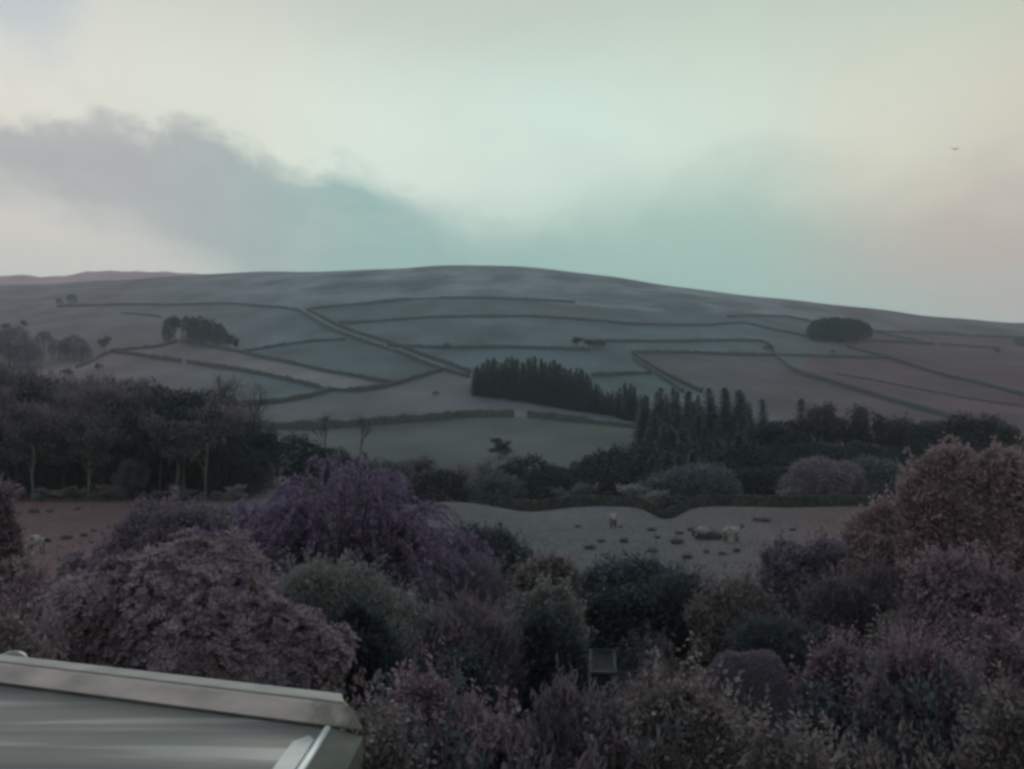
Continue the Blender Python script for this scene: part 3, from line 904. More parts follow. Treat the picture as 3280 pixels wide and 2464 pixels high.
# spruce plantation below the lane
base_u, base_v = [1500, 1515, 1719, 1834, 1950, 2057], [1266, 1268, 1295, 1314, 1334, 1357]
top_u = [1505, 1523, 1573, 1605, 1634, 1670, 1711, 1750, 1780, 1819, 1857, 1903, 1946, 1975, 2000, 2023, 2060, 2103, 2180]
top_v = [1185, 1165, 1134, 1152, 1134, 1150, 1138, 1150, 1149, 1178, 1172, 1213, 1250, 1240, 1222, 1222, 1250, 1234, 1226]
r = np.random.default_rng(77)
for row in range(4):
    for u in np.arange(1524, 2060, 19):
        uu = u + r.uniform(-8, 8)
        if row == 3 and uu > 1900:
            continue
        vb = np.interp(uu, base_u, base_v) - row * 9 - r.uniform(0, 5)
        p = ground_at(uu, vb)
        vt = np.interp(uu, top_u, top_v) + r.uniform(0, 16) + (14 if row == 0 else 0) * r.uniform(0.4, 1)
        H = max(5.0, rise(uu, vt, p))
        place(SPRUCE[r.integers(4)], 'spruce_tree', p, 14, H, 'dark spruce in the ' + ('lower edge', 'second rank', 'third rank', 'uphill edge')[row] + ' of the dense plantation below the walled lane', 'spruce', 'spruces of the plantation', 'spruce', rng=r, wide=r.uniform(0.9, 1.15) * (14 / max(H, 9)) ** 0.5)

# tall conifers and pines beyond the sheep field
for (u, vt, y, kind, mat, wd, lab, nm) in [
    (2075, 1262, 190, 'S', 'spruce', 1.2, 'tall spruce at the wall end beside the pasture', 'spruce_tree'),
    (2120, 1238, 205, 'S', 'spruce', 1.2, 'tall spruce in the dense stand above the bare bushes', 'spruce_tree'),
    (2160, 1240, 212, 'S', 'spruce', 1.3, 'tall spruce in the dense stand above the bare bushes', 'spruce_tree'),
    (2205, 1250, 196, 'S', 'spruce', 1.2, 'tall spruce in the dense stand above the bare bushes', 'spruce_tree'),
    (2100, 1330, 165, 'S', 'spruce', 1.4, 'tall spruce in the dense stand above the bare bushes', 'spruce_tree'),
    (2150, 1360, 158, 'F', 'spruce', 1.4, 'tall spruce in the dense stand above the bare bushes', 'spruce_tree'),
    (2240, 1320, 165, 'S', 'spruce', 1.4, 'tall spruce in the dense stand above the bare bushes', 'spruce_tree'),
    (2275, 1240, 178, 'F', 'spruce', 1.1, 'first of three tall round-headed firs above the slanting field', 'fir_tree'),
    (2325, 1236, 180, 'F', 'spruce', 1.1, 'middle of three tall round-headed firs above the slanting field', 'fir_tree'),
    (2375, 1246, 178, 'F', 'spruce', 1.0, 'last of three tall round-headed firs above the slanting field', 'fir_tree'),
    (2300, 1400, 140, 'F', 'spruce', 1.4, 'broad dark fir standing in front of the three tall firs', 'fir_tree'),
    (2370, 1380, 138, 'F', 'spruce', 1.3, 'broad dark fir standing in front of the three tall firs', 'fir_tree'),
    (2447, 1272, 165, 'S', 'spruce', 1.0, 'single pointed spruce between the firs and the pines', 'spruce_tree'),
    (2572, 1270, 160, 'S', 'dark_leaf', 1.1, 'sharp-pointed dark spruce rising out of the pine row', 'spruce_tree'),
    (2500, 1340, 155, 'O', 'dark_leaf', 1.3, 'rounded dark tree filling the row beside the pointed spruce', 'tree'),
    (2540, 1325, 158, 'P', 'pine', 1.2, 'dark pine just beside the sharp-pointed spruce', 'pine_tree'),
    (2620, 1282, 158, 'P', 'pine', 1.0, 'round-headed pine next to the sharp-pointed spruce', 'pine_tree'),
    (2690, 1312, 160, 'P', 'pine', 1.0, 'open pine with light showing under its crown', 'pine_tree'),
    (2735, 1335, 160, 'P', 'pine', 1.0, 'open pine with light showing under its crown', 'pine_tree'),
    (2787, 1288, 155, 'P', 'pine', 0.95, 'tall lopsided pine standing proud of the row', 'pine_tree'),
    (2855, 1325, 155, 'P', 'pine', 1.1, 'small round-topped pine in the gap of the row', 'pine_tree'),
    (2905, 1345, 156, 'P', 'pine', 0.9, 'slender pine in the gap of the row', 'pine_tree'),
    (2950, 1330, 150, 'P', 'pine', 1.2, 'broad dark pine in the close group at the row end', 'pine_tree'),
    (3000, 1322, 152, 'P', 'pine', 1.2, 'broad dark pine in the close group at the row end', 'pine_tree'),
    (3050, 1325, 150, 'P', 'pine', 1.2, 'broad dark pine in the close group at the row end', 'pine_tree'),
    (3110, 1318, 148, 'P', 'pine', 1.25, 'broad dark pine in the close group at the row end', 'pine_tree'),
    (3165, 1322, 148, 'P', 'pine', 1.2, 'broad dark pine in the close group at the row end', 'pine_tree'),
    (3215, 1345, 146, 'P', 'pine', 1.1, 'broad dark pine in the close group at the row end', 'pine_tree'),
    (3265, 1400, 144, 'P', 'pine', 1.1, 'lower pine closing the row beside the russet tree', 'pine_tree'),
]:
    p = at(u, 1550, y)
    H = rise(u, vt, p)
    K, Hn = {'S': (SPRUCE, 14), 'F': (FIR, 14), 'O': (OAK, 10), 'P': (SCOTS, 14)}[kind]
    place(K[RNG.integers(len(K))], nm, p, Hn, H, lab, nm.split('_')[0], {'spruce_tree': 'spruces of the stand beyond the field', 'fir_tree': 'tall firs beyond the field', 'pine_tree': 'pines of the row beyond the field'}.get(nm), mat, wide=wd * {'S': 1.25, 'F': 1.3, 'O': 1.0, 'P': 0.9}[kind])

r = np.random.default_rng(303)
for y, v0, v1 in [(205, 1245, 1275), (188, 1275, 1310), (170, 1310, 1350), (155, 1350, 1390), (140, 1390, 1430), (127, 1430, 1480), (114, 1475, 1520)]:
    for u in np.arange(2072, 2420, 36 if y > 150 else 46):
        uu = u + r.uniform(-12, 12) + (10 if y < 180 else 0)
        p = at(uu, 1550, y + r.uniform(-5, 5))
        H = max(4.0, rise(uu, r.uniform(v0, v1), p))
        place((FIR + SPRUCE)[r.integers(6)], 'spruce_tree', p, 14, H, 'dark conifer massed in the stand between the gully and the plantation', 'spruce', 'conifers massed beyond the gully', 'spruce', rng=r, wide=r.uniform(1.15, 1.5) * (14 / max(H, 8)) ** 0.5)
for u in np.arange(2430, 3290, 46):
    for y, v0, v1 in [(146, 1420, 1455), (132, 1460, 1505)]:
        uu = u + r.uniform(-18, 18)
        p = at(uu, 1550, y + r.uniform(-4, 4))
        H = max(3.0, rise(uu, r.uniform(v0, v1), p))
        place(ROUND[r.integers(3)], 'broadleaf_tree', p, 8, H, 'dark leafy tree filling in below the pine row', 'tree', 'trees under the pine row', 'dark_leaf', rng=r, wide=r.uniform(0.9, 1.2))

# broadleaf trees and scrub in the dip behind the crest
for (u, vt, y, wd, K, Hn, mat, lab) in [
    (1600, 1402, 175, 1.2, THORN, 5, 'dark_leaf', 'dark thorn bush alone on the lower pasture slope'),
    (1560, 1470, 150, 1.3, THORN, 5, 'olive_leaf', 'olive bush under the thorn on the pasture slope'),
    (1665, 1455, 152, 1.2, THORN, 5, 'olive_leaf', 'olive bush under the thorn on the pasture slope'),
    (1480, 1490, 120, 1.3, TWIG, 13, 'plum_twig', 'bare plum-tinted tree behind the pale crest'),
    (1580, 1510, 112, 1.3, ROUND, 8, 'slate_leaf', 'round slate-green tree behind the pale crest'),
    (1690, 1470, 120, 1.4, ROUND, 8, 'dark_leaf', 'big rounded dark tree behind the crest'),
    (1760, 1500, 112, 1.2, ROUND, 8, 'dark_leaf', 'smaller rounded dark tree touching the big dark one'),
    (1850, 1545, 105, 1.4, THORN, 5, 'slate_leaf', 'low pale grey-green bush just over the crest'),
    (1900, 1490, 118, 1.3, ROUND, 8, 'dark_leaf', 'dark tree between the grey bush and the firs'),
    (1960, 1440, 126, 1.2, ROUND, 8, 'dark_leaf', 'dark tree between the grey bush and the firs'),
    (2050, 1550, 102, 1.7, THORN, 5, 'olive_leaf', 'wide pale-topped bush above the gully'),
    (2130, 1530, 104, 1.6, THORN, 5, 'slate_leaf', 'wide slate bush above the gully'),
    (2060, 1430, 135, 1.3, ROUND, 8, 'dark_leaf', 'dark tree against the foot of the spruce stand'),
    (2230, 1490, 106, 1.5, ROUND, 8, 'slate_leaf', 'domed grey-green tree behind the crest wall'),
    (2330, 1560, 98, 1.4, THORN, 5, 'dark_leaf', 'dark bush against the crest wall'),
    (2430, 1500, 112, 1.3, ROUND, 8, 'dark_leaf', 'dark leafy tree under the pointed spruce'),
    (2530, 1560, 98, 1.5, THORN, 5, 'olive_leaf', 'greenish bush tucked beside the plum tree'),
    (2640, 1472, 100, 1.5, ROUND, 8, 'heather', 'wide domed plum-coloured tree behind the crest wall'),
    (2790, 1470, 104, 1.3, ROUND, 8, 'slate_leaf', 'domed grey tree beside the plum-coloured one'),
    (2880, 1560, 96, 1.3, THORN, 5, 'dark_leaf', 'dark bush by the wall end near the russet tree'),
    (2960, 1490, 112, 1.2, ROUND, 8, 'dark_leaf', 'dark leafy tree under the close pines'),
    (3040, 1500, 108, 1.2, TWIG, 13, 'grey_twig', 'bare grey tree under the close pines'),
    (3130, 1480, 112, 1.2, ROUND, 8, 'dark_leaf', 'dark leafy tree behind the russet tree'),
    (2380, 1430, 124, 1.2, ROUND, 8, 'dark_leaf', 'dark leafy tree at the foot of the firs'),
    (2720, 1440, 128, 1.3, ROUND, 8, 'dark_leaf', 'dark leafy tree below the open pines'),
    (1320, 1470, 128, 1.3, TWIG, 13, 'grey_twig', 'bare grey tree behind the purple plume shrub'),
    (1400, 1510, 112, 1.3, ROUND, 8, 'dark_leaf', 'dark rounded tree behind the purple plume shrub'),
    (1150, 1470, 135, 1.3, TWIG, 13, 'plum_twig', 'bare plum tree behind the purple plume shrub'),
    (1040, 1440, 128, 1.3, ROUND, 8, 'dark_leaf', 'dark tree at the wood edge under the pasture wall'),
    (1230, 1480, 120, 1.3, ROUND, 8, 'slate_leaf', 'slate tree behind the purple plume shrub'),
    (940, 1400, 125, 1.3, ROUND, 8, 'dark_leaf', 'dark tree at the wood edge under the pasture wall'),
]:
    p = at(u, 1600, y)
    H = max(1.5, rise(u, vt, p))
    place(K[RNG.integers(len(K))], 'thorn_bush' if K is THORN else 'broadleaf_tree', p, Hn, H, lab, 'bush' if K is THORN else 'tree', 'trees and scrub behind the crest', mat, wide=1.12 * wd * (H / Hn) ** -0.25)

# the wood at the edge of the sheep field
r = np.random.default_rng(91)
wtop_u, wtop_v = [-80, 0, 100, 180, 260, 330, 420, 470, 550, 600, 650, 700, 760, 860], [1150, 1170, 1215, 1240, 1200, 1195, 1205, 1225, 1225, 1215, 1235, 1280, 1330, 1400]
k = 0
for row, (y, step) in enumerate([(97, 47), (104, 44), (112, 44), (121, 46), (130, 48)]):
    for u in np.arange(-70, 870, step):
        uu = u + r.uniform(-16, 16)
        p = at(uu, 1590, y + r.uniform(-2.5, 2.5))
        vt = np.interp(uu, wtop_u, wtop_v) + r.uniform(0, 60) + (50 if row == 0 else 0)
        H = max(4, rise(uu, vt, p))
        if uu > 470 and r.uniform() < 0.75 or r.uniform() < 0.25:
            place(SCOTS[r.integers(3)], 'ivy_clad_tree', p, 14, H, 'dark evergreen-crowned tree in the ' + ('field-edge rank', 'second rank', 'middle', 'fourth rank', 'uphill edge')[row] + ' of the wood beside the sheep field', 'tree', 'evergreen trees of the wood', 'dark_leaf', rng=r, wide=1.0, bark='pale_bark' if r.uniform() < 0.12 else 'bark')
        else:
            place(TWIG[r.integers(4)], 'leafless_tree', p, 13, H, 'leafless brown tree in the ' + ('field-edge rank', 'second rank', 'middle', 'fourth rank', 'uphill edge')[row] + ' of the wood beside the sheep field', 'tree', 'leafless trees of the wood', 'grey_twig' if r.uniform() < 0.7 else 'plum_twig', rng=r, wide=1.15)
        k += 1
for u, vt, lab in [(285, 1360, 'birch with the palest trunk at the wood edge'), (562, 1320, 'slim pale-trunked birch under the dark evergreens'), (105, 1350, 'thin pale birch at the wood end'), (655, 1330, 'short pale-trunked birch near the purple shrub')]:
    p = at(u, 1590, 93.5)
    place(SCOTS[0], 'birch_tree', p, 14, rise(u, vt, p), lab, 'birch', None, 'grey_twig', 'pale_bark', wide=1.15)
BARE = [twig_tree(s, H=13, spread=0.42, n=700, tl=(0.4, 1.0), tw=0.035, first=0.35) for s in (71, 72)]
for u, vt, y, i, lab in [(790, 1195, 108, 0, 'tall bare tree with forked trunk standing clear of the wood'), (725, 1190, 112, 1, 'tall bare tree half clear of the wood end'), (1040, 1310, 170, 0, 'bare tree against the thick dark pasture wall'), (1150, 1325, 172, 1, 'smaller bare tree against the thick dark pasture wall')]:
    p = at(u, 1500, y)
    place(BARE[i], 'bare_tree', p, 13, rise(u, vt, p), lab, 'tree', 'bare trees by the wood', 'grey_twig')
# low growth at the foot of the wood
for i in range(16):
    u = -20 + i * 52 + r.uniform(-15, 15)
    p = at(u, 1590, 90.5 + r.uniform(-1, 2))
    place(THORN[i % 2], 'bramble_bush', p, 5, r.uniform(0.8, 1.9), 'low brown bramble at the foot of the wood', 'bush', 'brambles at the foot of the wood', 'brown' if i % 3 else 'olive_leaf', rng=r, wide=1.7)

for i in range(34):
    u = -60 + i * 27 + r.uniform(-10, 10)
    p = at(u, 1590, 94.0 + r.uniform(0, 16))
    place(ROUND[i % 3], 'holly_bush', p, 8, r.uniform(3.0, 6.5), 'dark holly filling the floor of the wood', 'bush', 'hollies under the wood', 'dark_leaf' if i % 3 else 'grey_twig', rng=r, wide=0.95)

# hillside copses and single trees
for (u, vb, vt, K, Hn, mat, wd, lab, grp) in [
    (540, 1090, 1018, COPSE, 9, 'pine', 0.75, 'tallest pine standing apart at the end of the hillside clump', None),
    (560, 1088, 1010, SCOTS, 14, 'pine', 0.9, 'pine leaning against the tall end pine of the hillside clump', None),
    (532, 1098, 1050, COPSE, 9, 'pine', 0.9, 'low tree under the tall end pine of the clump', None)] + [
    (u, vb, vt, COPSE, 9, 'pine', 0.62, 'dark pine in the close hillside clump above the strip field', 'pines of the hillside clump')
    for u, vb, vt in [(598, 1096, 1015), (620, 1092, 1016), (640, 1098, 1014), (660, 1100, 1024), (680, 1102, 1026), (700, 1106, 1036), (716, 1110, 1050), (612, 1104, 1030), (650, 1108, 1040), (690, 1114, 1058)]] + [
    (754, 1126, 1082, OAK, 10, 'pine', 1.0, 'small round tree at the tail of the hillside clump', None),
    (732, 1120, 1070, OAK, 10, 'pine', 1.0, 'rounded tree just before the clump tail', None)] + [
    (u, vb, vt, COPSE, 9, 'dark_leaf', 1.25, 'dark tree of the round copse on the upper hillside', 'trees of the round copse')
    for u, vb, vt in [(2606, 1082, 1035), (2622, 1086, 1026), (2640, 1088, 1020), (2660, 1090, 1020), (2680, 1092, 1018), (2700, 1092, 1022), (2722, 1092, 1024), (2745, 1092, 1025), (2765, 1090, 1032), (2776, 1086, 1042), (2630, 1076, 1024), (2670, 1078, 1020), (2710, 1080, 1020), (2750, 1082, 1026), (2612, 1092, 1050), (2650, 1096, 1046), (2690, 1098, 1050), (2730, 1098, 1052)]] + [
    (335, 1128, 1076, OAK, 10, 'slate_leaf', 1.25, 'small lollipop-shaped tree on the wall junction', None),
    (235, 1150, 1074, ROUND, 8, 'heather', 1.2, 'broad rounded plum tree below the wall junction', None),
    (190, 1155, 1090, ROUND, 8, 'heather', 1.2, 'rounded tree merging with the broad plum tree', None),
    (262, 1160, 1100, ROUND, 8, 'heather', 1.1, 'lower tree beside the broad plum tree', None),
    (140, 1130, 1062, ROUND, 8, 'brown', 0.9, 'upright brown tree on the hill flank', None),
    (90, 1180, 1100, ROUND, 8, 'heather', 1.3, 'dark scrub tree on the hill flank below the upright one', None),
    (30, 1180, 1050, ROUND, 8, 'heather', 1.2, 'tall dark tree at the end of the hill flank', None),
    (-20, 1180, 1080, ROUND, 8, 'heather', 1.2, 'dark tree past the end of the hill flank', None),
    (315, 1190, 1160, THORN, 5, 'wine', 1.2, 'small reddish bush in the field above the wood', None),
    (210, 1210, 1178, THORN, 5, 'heather', 1.5, 'dark bush in the field gap above the wood', None),
    (230, 972, 944, THORN, 5, 'dark_leaf', 1.1, 'dark single thorn at the moor edge', None),
    (190, 975, 958, THORN, 5, 'dark_leaf', 1.2, 'smaller thorn beside the one at the moor edge', None),
    (75, 1045, 1026, THORN, 5, 'dark_leaf', 1.5, 'thorn on the mound of the hill flank', None),
    (20, 1055, 1035, THORN, 5, 'dark_leaf', 1.9, 'spreading scrub on the mound of the hill flank', None),
    (3262, 1110, 1078, ROUND, 8, 'heather', 0.9, 'dark tree by the highest wall of the russet flank', None),
    (3276, 1112, 1088, ROUND, 8, 'heather', 0.9, 'lower dark tree by the highest wall', None),
    (3195, 1130, 1112, THORN, 5, 'heather', 1.5, 'thorn by the short wall of the russet flank', None),
    (2668, 1132, 1120, THORN, 5, 'dark_leaf', 1.5, 'small thorn under the round copse', None),
    (1850, 1112, 1078, THORN, 5, 'dark_leaf', 1.3, 'scrubby thorn at the end of the level wall', None),
    (1885, 1114, 1088, THORN, 5, 'dark_leaf', 1.6, 'spreading thorn at the level wall end', None),
    (1920, 1116, 1092, THORN, 5, 'dark_leaf', 1.6, 'third thorn at the level wall end', None),
    (1430, 1118, 1100, THORN, 5, 'slate_leaf', 1.9, 'low scrub along the level wall', None),
    (1780, 1120, 1106, THORN, 5, 'slate_leaf', 1.6, 'low scrub near the level wall end', None),
    (1395, 1266, 1254, THORN, 5, 'slate_leaf', 1.9, 'tiny bush alone in the pasture before the plantation', None),
    (2462, 1122, 1104, THORN, 5, 'dark_leaf', 1.7, 'scrub in the corner of the narrow field', None),
    (1040, 1372, 1335, THORN, 5, 'dark_leaf', 1.5, 'dark thorn growing through the thick pasture wall', None),
    (930, 1376, 1352, THORN, 5, 'dark_leaf', 1.8, 'dark thorn along the thick pasture wall', None),
]:
    p = ground_at(u, vb)
    H = max(1.2, rise(u, vt, p))
    place(K[RNG.integers(len(K))], {id(OAK): 'broadleaf_tree', id(ROUND): 'broadleaf_tree', id(THORN): 'thorn_bush'}.get(id(K), 'copse_tree'), p, Hn, H, lab, 'bush' if K is THORN else 'tree', grp or 'trees scattered on the hillside', mat, wide=wd)

# ------------------------------------------------------------------ garden shrubs


def stems_mesh(rx, ry, h, n, seed, rad=0.03):
    r = np.random.default_rng(seed + 55)
    tb = Tubes()
    for i in range(n):
        a = r.uniform(0, 6.28); q = math.sqrt(r.uniform(0, 1))
        e = np.array([math.cos(a) * rx * 0.75 * q, math.sin(a) * ry * 0.75 * q, h * r.uniform(0.55, 0.88)])
        b = np.array([e[0] * 0.18, e[1] * 0.18, -0.15])
        mid = b * 0.45 + e * 0.55 + np.array([0, 0, h * 0.12]) + r.normal(size=3) * 0.08
        f = np.linspace(0, 1, 7)[:, None]
        tb.add(b * (1 - f) ** 2 + 2 * mid * f * (1 - f) + e * f ** 2, np.linspace(rad, rad * 0.25, 7), 5)
    return tb.mesh('stems')


def shrub(u0, u1, vtop, y, mat, label, name='shrub', n=16000, ls=0.10, lw=0.5, kind='leaf', seed=0, sub=9, depth=0.8, group='shrubs in the garden', vb=2000):
    """A garden shrub spanning columns u0..u1 at depth y with its top at row vtop."""
    uc = 0.5 * (u0 + u1)
    p = at(uc, 0.5 * (vtop + vb), y)
    rx = 0.5 * (u1 - u0) / FPX * y
    h = rise(uc, vtop, p)
    ry = rx * depth
    r = np.random.default_rng(seed + 900)
    e = empty(name, p, label, 'shrub', group)
    obj('stems', stems_mesh(rx, ry, h, 14 if kind != 'twig' else 26, seed), M['stem'], e)
    if kind == 'rosette':
        m = n // 8
        P, nr = dome_points(rx, ry, h, m, seed, sub)
        ax = unit(nr * 0.8 + np.array([0, 0, 0.45]) + r.normal(size=nr.shape) * 0.25)
        a = frames(ax, r); b = np.cross(ax, a)
        c, d = [], []
        for k in range(8):
            an = k * 2 * np.pi / 8 + r.uniform(0, 0.5, len(P))
            q = np.cos(an)[:, None] * a + np.sin(an)[:, None] * b
            d.append(unit(q + ax * r.uniform(0.05, 0.6, len(P))[:, None])); c.append(P + q * 0.012)
        c, d = np.concatenate(c), np.concatenate(d); axr = np.tile(ax, (8, 1))
        s = unit(np.cross(d, axr)); k = len(c)
        me = leaf_mesh('foliage', c, d, s, ls * r.uniform(0.8, 1.25, k), ls * lw * r.uniform(0.8, 1.2, k), 0.12)
    else:
        P, nr = dome_points(rx, ry, h, n, seed, sub)
        if sub:                                              # loose shoots breaking the outline
            m = n // 70
            j = r.integers(0, len(P), m)
            sd = unit(nr[j] * 0.6 + np.array([0, 0, 0.9]) + r.normal(size=(m, 3)) * 0.35)
            f = np.linspace(0.05, 1, 13)
            q = (P[j][:, None, :] + sd[:, None, :] * (f[None, :, None] * r.uniform(0.12, 0.6, m)[:, None, None])).reshape(-1, 3)
            P = np.concatenate([P, q + r.normal(size=q.shape) * 0.02]); nr = np.concatenate([nr, np.repeat(sd, 13, 0)])
        k = len(P)
        if kind == 'twig':
            d = unit(nr + r.normal(size=nr.shape) * 0.55 + np.array([0, 0, 0.65]))
            P = P - d * ls * 0.6
        elif kind == 'fine':
            d = unit(nr * 1.2 + r.normal(size=nr.shape) * 0.45 + np.array([0, 0, 0.3]))
        else:
            d = unit(nr * 0.6 + r.normal(size=nr.shape) * 0.8 + np.array([0, 0, 0.15]))
        me = leaf_mesh('foliage', P, d, frames(d, r), ls * r.uniform(0.65, 1.4, k), ls * lw * r.uniform(0.7, 1.3, k), 0.10)
    obj('foliage', me, M[mat], e)
    return e, rx, ry, h


SH = [
    # u0, u1, vtop, y, material, label, options
    (150, 1070, 1742, 13.5, 'rosette', 'big rounded bush of mauve-grey leaf rosettes beyond the flat roof', dict(kind='rosette', n=82000, ls=0.085, lw=0.45, sub=7, depth=0.75)),
    (830, 1370, 1815, 17.0, 'olive_leaf', 'olive-green rounded bush behind the mauve rosette bush', dict(n=22000, ls=0.10, lw=0.35, sub=6)),
    (1010, 1340, 1965, 14.5, 'holly', 'made-up dark bush for the shaded hollow under the olive-green bush', dict(n=20000, ls=0.11, lw=0.35, kind='fine', sub=6)),  # added bush; its dark leaves stand in for shade under the olive bush
    (300, 790, 1625, 25.0, 'heather', 'dusky purple bush behind the mauve rosette bush', dict(n=20000, ls=0.13, sub=8)),
    (-110, 62, 1560, 24.0, 'wine', 'tall dark reddish bush at the garden end by the field', dict(n=14000, ls=0.12)),
    (-60, 190, 1815, 19.0, 'brown', 'brownish bush in front of the tall reddish one', dict(n=14000, ls=0.11)),
    (180, 420, 1800, 21.5, 'heather', 'dark plum bush between the field and the mauve bush', dict(n=12000, ls=0.11)),
    (-60, 330, 1870, 14.0, 'wine', 'wine-brown bush above the roof kerb', dict(n=18000, ls=0.10)),
    (-80, 190, 2010, 9.5, 'brown', 'brown bush just beyond the end of the roof kerb', dict(n=14000, ls=0.075)),
    (1330, 1640, 1780, 23.0, 'heather', 'dusky mound of trailing purple growth below the plume shrub', dict(n=16000, ls=0.11, kind='twig', lw=0.16)),
    (1430, 1700, 1700, 29.0, 'slate_leaf', 'slate-grey bush at the foot of the sheep field', dict(n=12000, ls=0.13)),
    (1330, 1680, 1945, 17.5, 'plum_twig', 'pinkish-grey twiggy bush beside the made-up dark bush', dict(n=20000, ls=0.20, kind='twig', lw=0.10)),
    (1640, 1860, 1790, 26.0, 'tan', 'tan-leaved bush catching the light by the sheep field', dict(n=13000, ls=0.11)),
    (1610, 1870, 1890, 21.0, 'olive_leaf', 'greenish bush under the tan-leaved one', dict(n=14000, ls=0.11)),
    (1620, 1850, 1985, 18.0, 'holly', 'dark holly with jagged outline beside the cold frame', dict(n=16000, ls=0.13, lw=0.4, kind='fine', sub=12)),
    (1840, 2200, 1800, 27.0, 'slate_leaf', 'large grey-green mound behind the cold frame', dict(n=18000, ls=0.12)),
    (1860, 2180, 1905, 24.0, 'holly', 'dark bush directly behind the cold frame', dict(n=16000, ls=0.12)),
    (1370, 1610, 2120, 14.5, 'holly', 'low dark green bush with a pale stem through it', dict(n=14000, ls=0.085)),
    (2040, 2330, 1850, 24.0, 'slate_leaf', 'loose grey-green bush behind the purple dome', dict(n=14000, ls=0.12, kind='twig', lw=0.2)),
    (2200, 2520, 1880, 21.0, 'brown', 'brown-green spreading bush behind the purple dome', dict(n=18000, ls=0.10)),
    (2440, 2800, 1745, 25.0, 'heather', 'wide dusky bush before the sheep field', dict(n=20000, ls=0.12)),
    (2560, 2930, 1830, 21.0, 'plum_twig', 'dark twiggy bush below the dusky one', dict(n=20000, ls=0.16, kind='twig', lw=0.14)),
    (2320, 2660, 1990, 18.5, 'slate_leaf', 'dark tangled bush right behind the purple dome', dict(n=16000, ls=0.11, kind='twig', lw=0.2)),
    (2170, 2560, 2098, 14.5, 'heather', 'smooth clipped dome of dusky purple foliage', dict(n=42000, ls=0.05, lw=0.4, kind='fine', sub=0, depth=0.95)),
    (2560, 2800, 2080, 16.0, 'wine', 'purple-red bush beside the clipped dome', dict(n=16000, ls=0.09)),
    (2540, 2790, 2260, 12.5, 'slate_leaf', 'low dark bush between the dome and the wine-red mound', dict(n=12000, ls=0.09)),
    (2880, 3420, 1450, 21.0, 'russet', 'tall russet-leaved tree at the garden end', dict(n=34000, ls=0.12, sub=12, depth=0.7)),
    (2720, 3120, 1600, 22.5, 'russet', 'lower russet shrub sloping down from the tall russet tree', dict(n=24000, ls=0.115, sub=10)),
    (2860, 3330, 1800, 17.0, 'wine', 'dark wine-coloured bush in front of the russet tree', dict(n=26000, ls=0.10, sub=10)),
    (2740, 3130, 2090, 12.5, 'wine', 'rounded wine-red mound in front of the dark bushes', dict(n=34000, ls=0.065, kind='fine', sub=4)),
    (3000, 3420, 2030, 13.5, 'wine', 'wine-red bush behind the rounded wine-red mound', dict(n=22000, ls=0.08)),
    (3040, 3440, 2250, 9.5, 'brown', 'brown and rusty bush low in the garden corner', dict(n=20000, ls=0.07)),
    (2800, 3080, 1960, 18.0, 'tan', 'rusty tan patch of leaves above the wine-red mound', dict(n=12000, ls=0.10)),
    (3250, 3800, 1700, 19.0, 'wine', 'wine-coloured bush past the tall russet tree', dict(n=14000, ls=0.13, sub=10)),
    (1180, 1720, 2215, 10.0, 'wine', 'pinkish-brown thicket close below the window', dict(n=32000, ls=0.075, sub=11)),
    (1600, 2120, 2235, 9.6, 'plum_twig', 'fine twiggy reddish thicket close below the window', dict(n=30000, ls=0.13, kind='twig', lw=0.16, sub=11)),
    (1960, 2420, 2225, 9.2, 'tan', 'tan-brown leafy bush below the clipped dome', dict(n=26000, ls=0.075, sub=11)),
    (1000, 1300, 2330, 8.0, 'brown', 'dark brown tangle beside the roof corner', dict(n=18000, ls=0.07, sub=8)),
    (2330, 2760, 2400, 8.3, 'brown', 'brown undergrowth bush at the foot of the clipped dome', dict(n=18000, ls=0.07)),
]
SHO = {}
for i, (u0, u1, vt, y, mat, lab, kw) in enumerate(SH):
    SHO[lab] = shrub(u0, u1, vt, y, mat, lab, seed=i * 7 + 3, **kw)


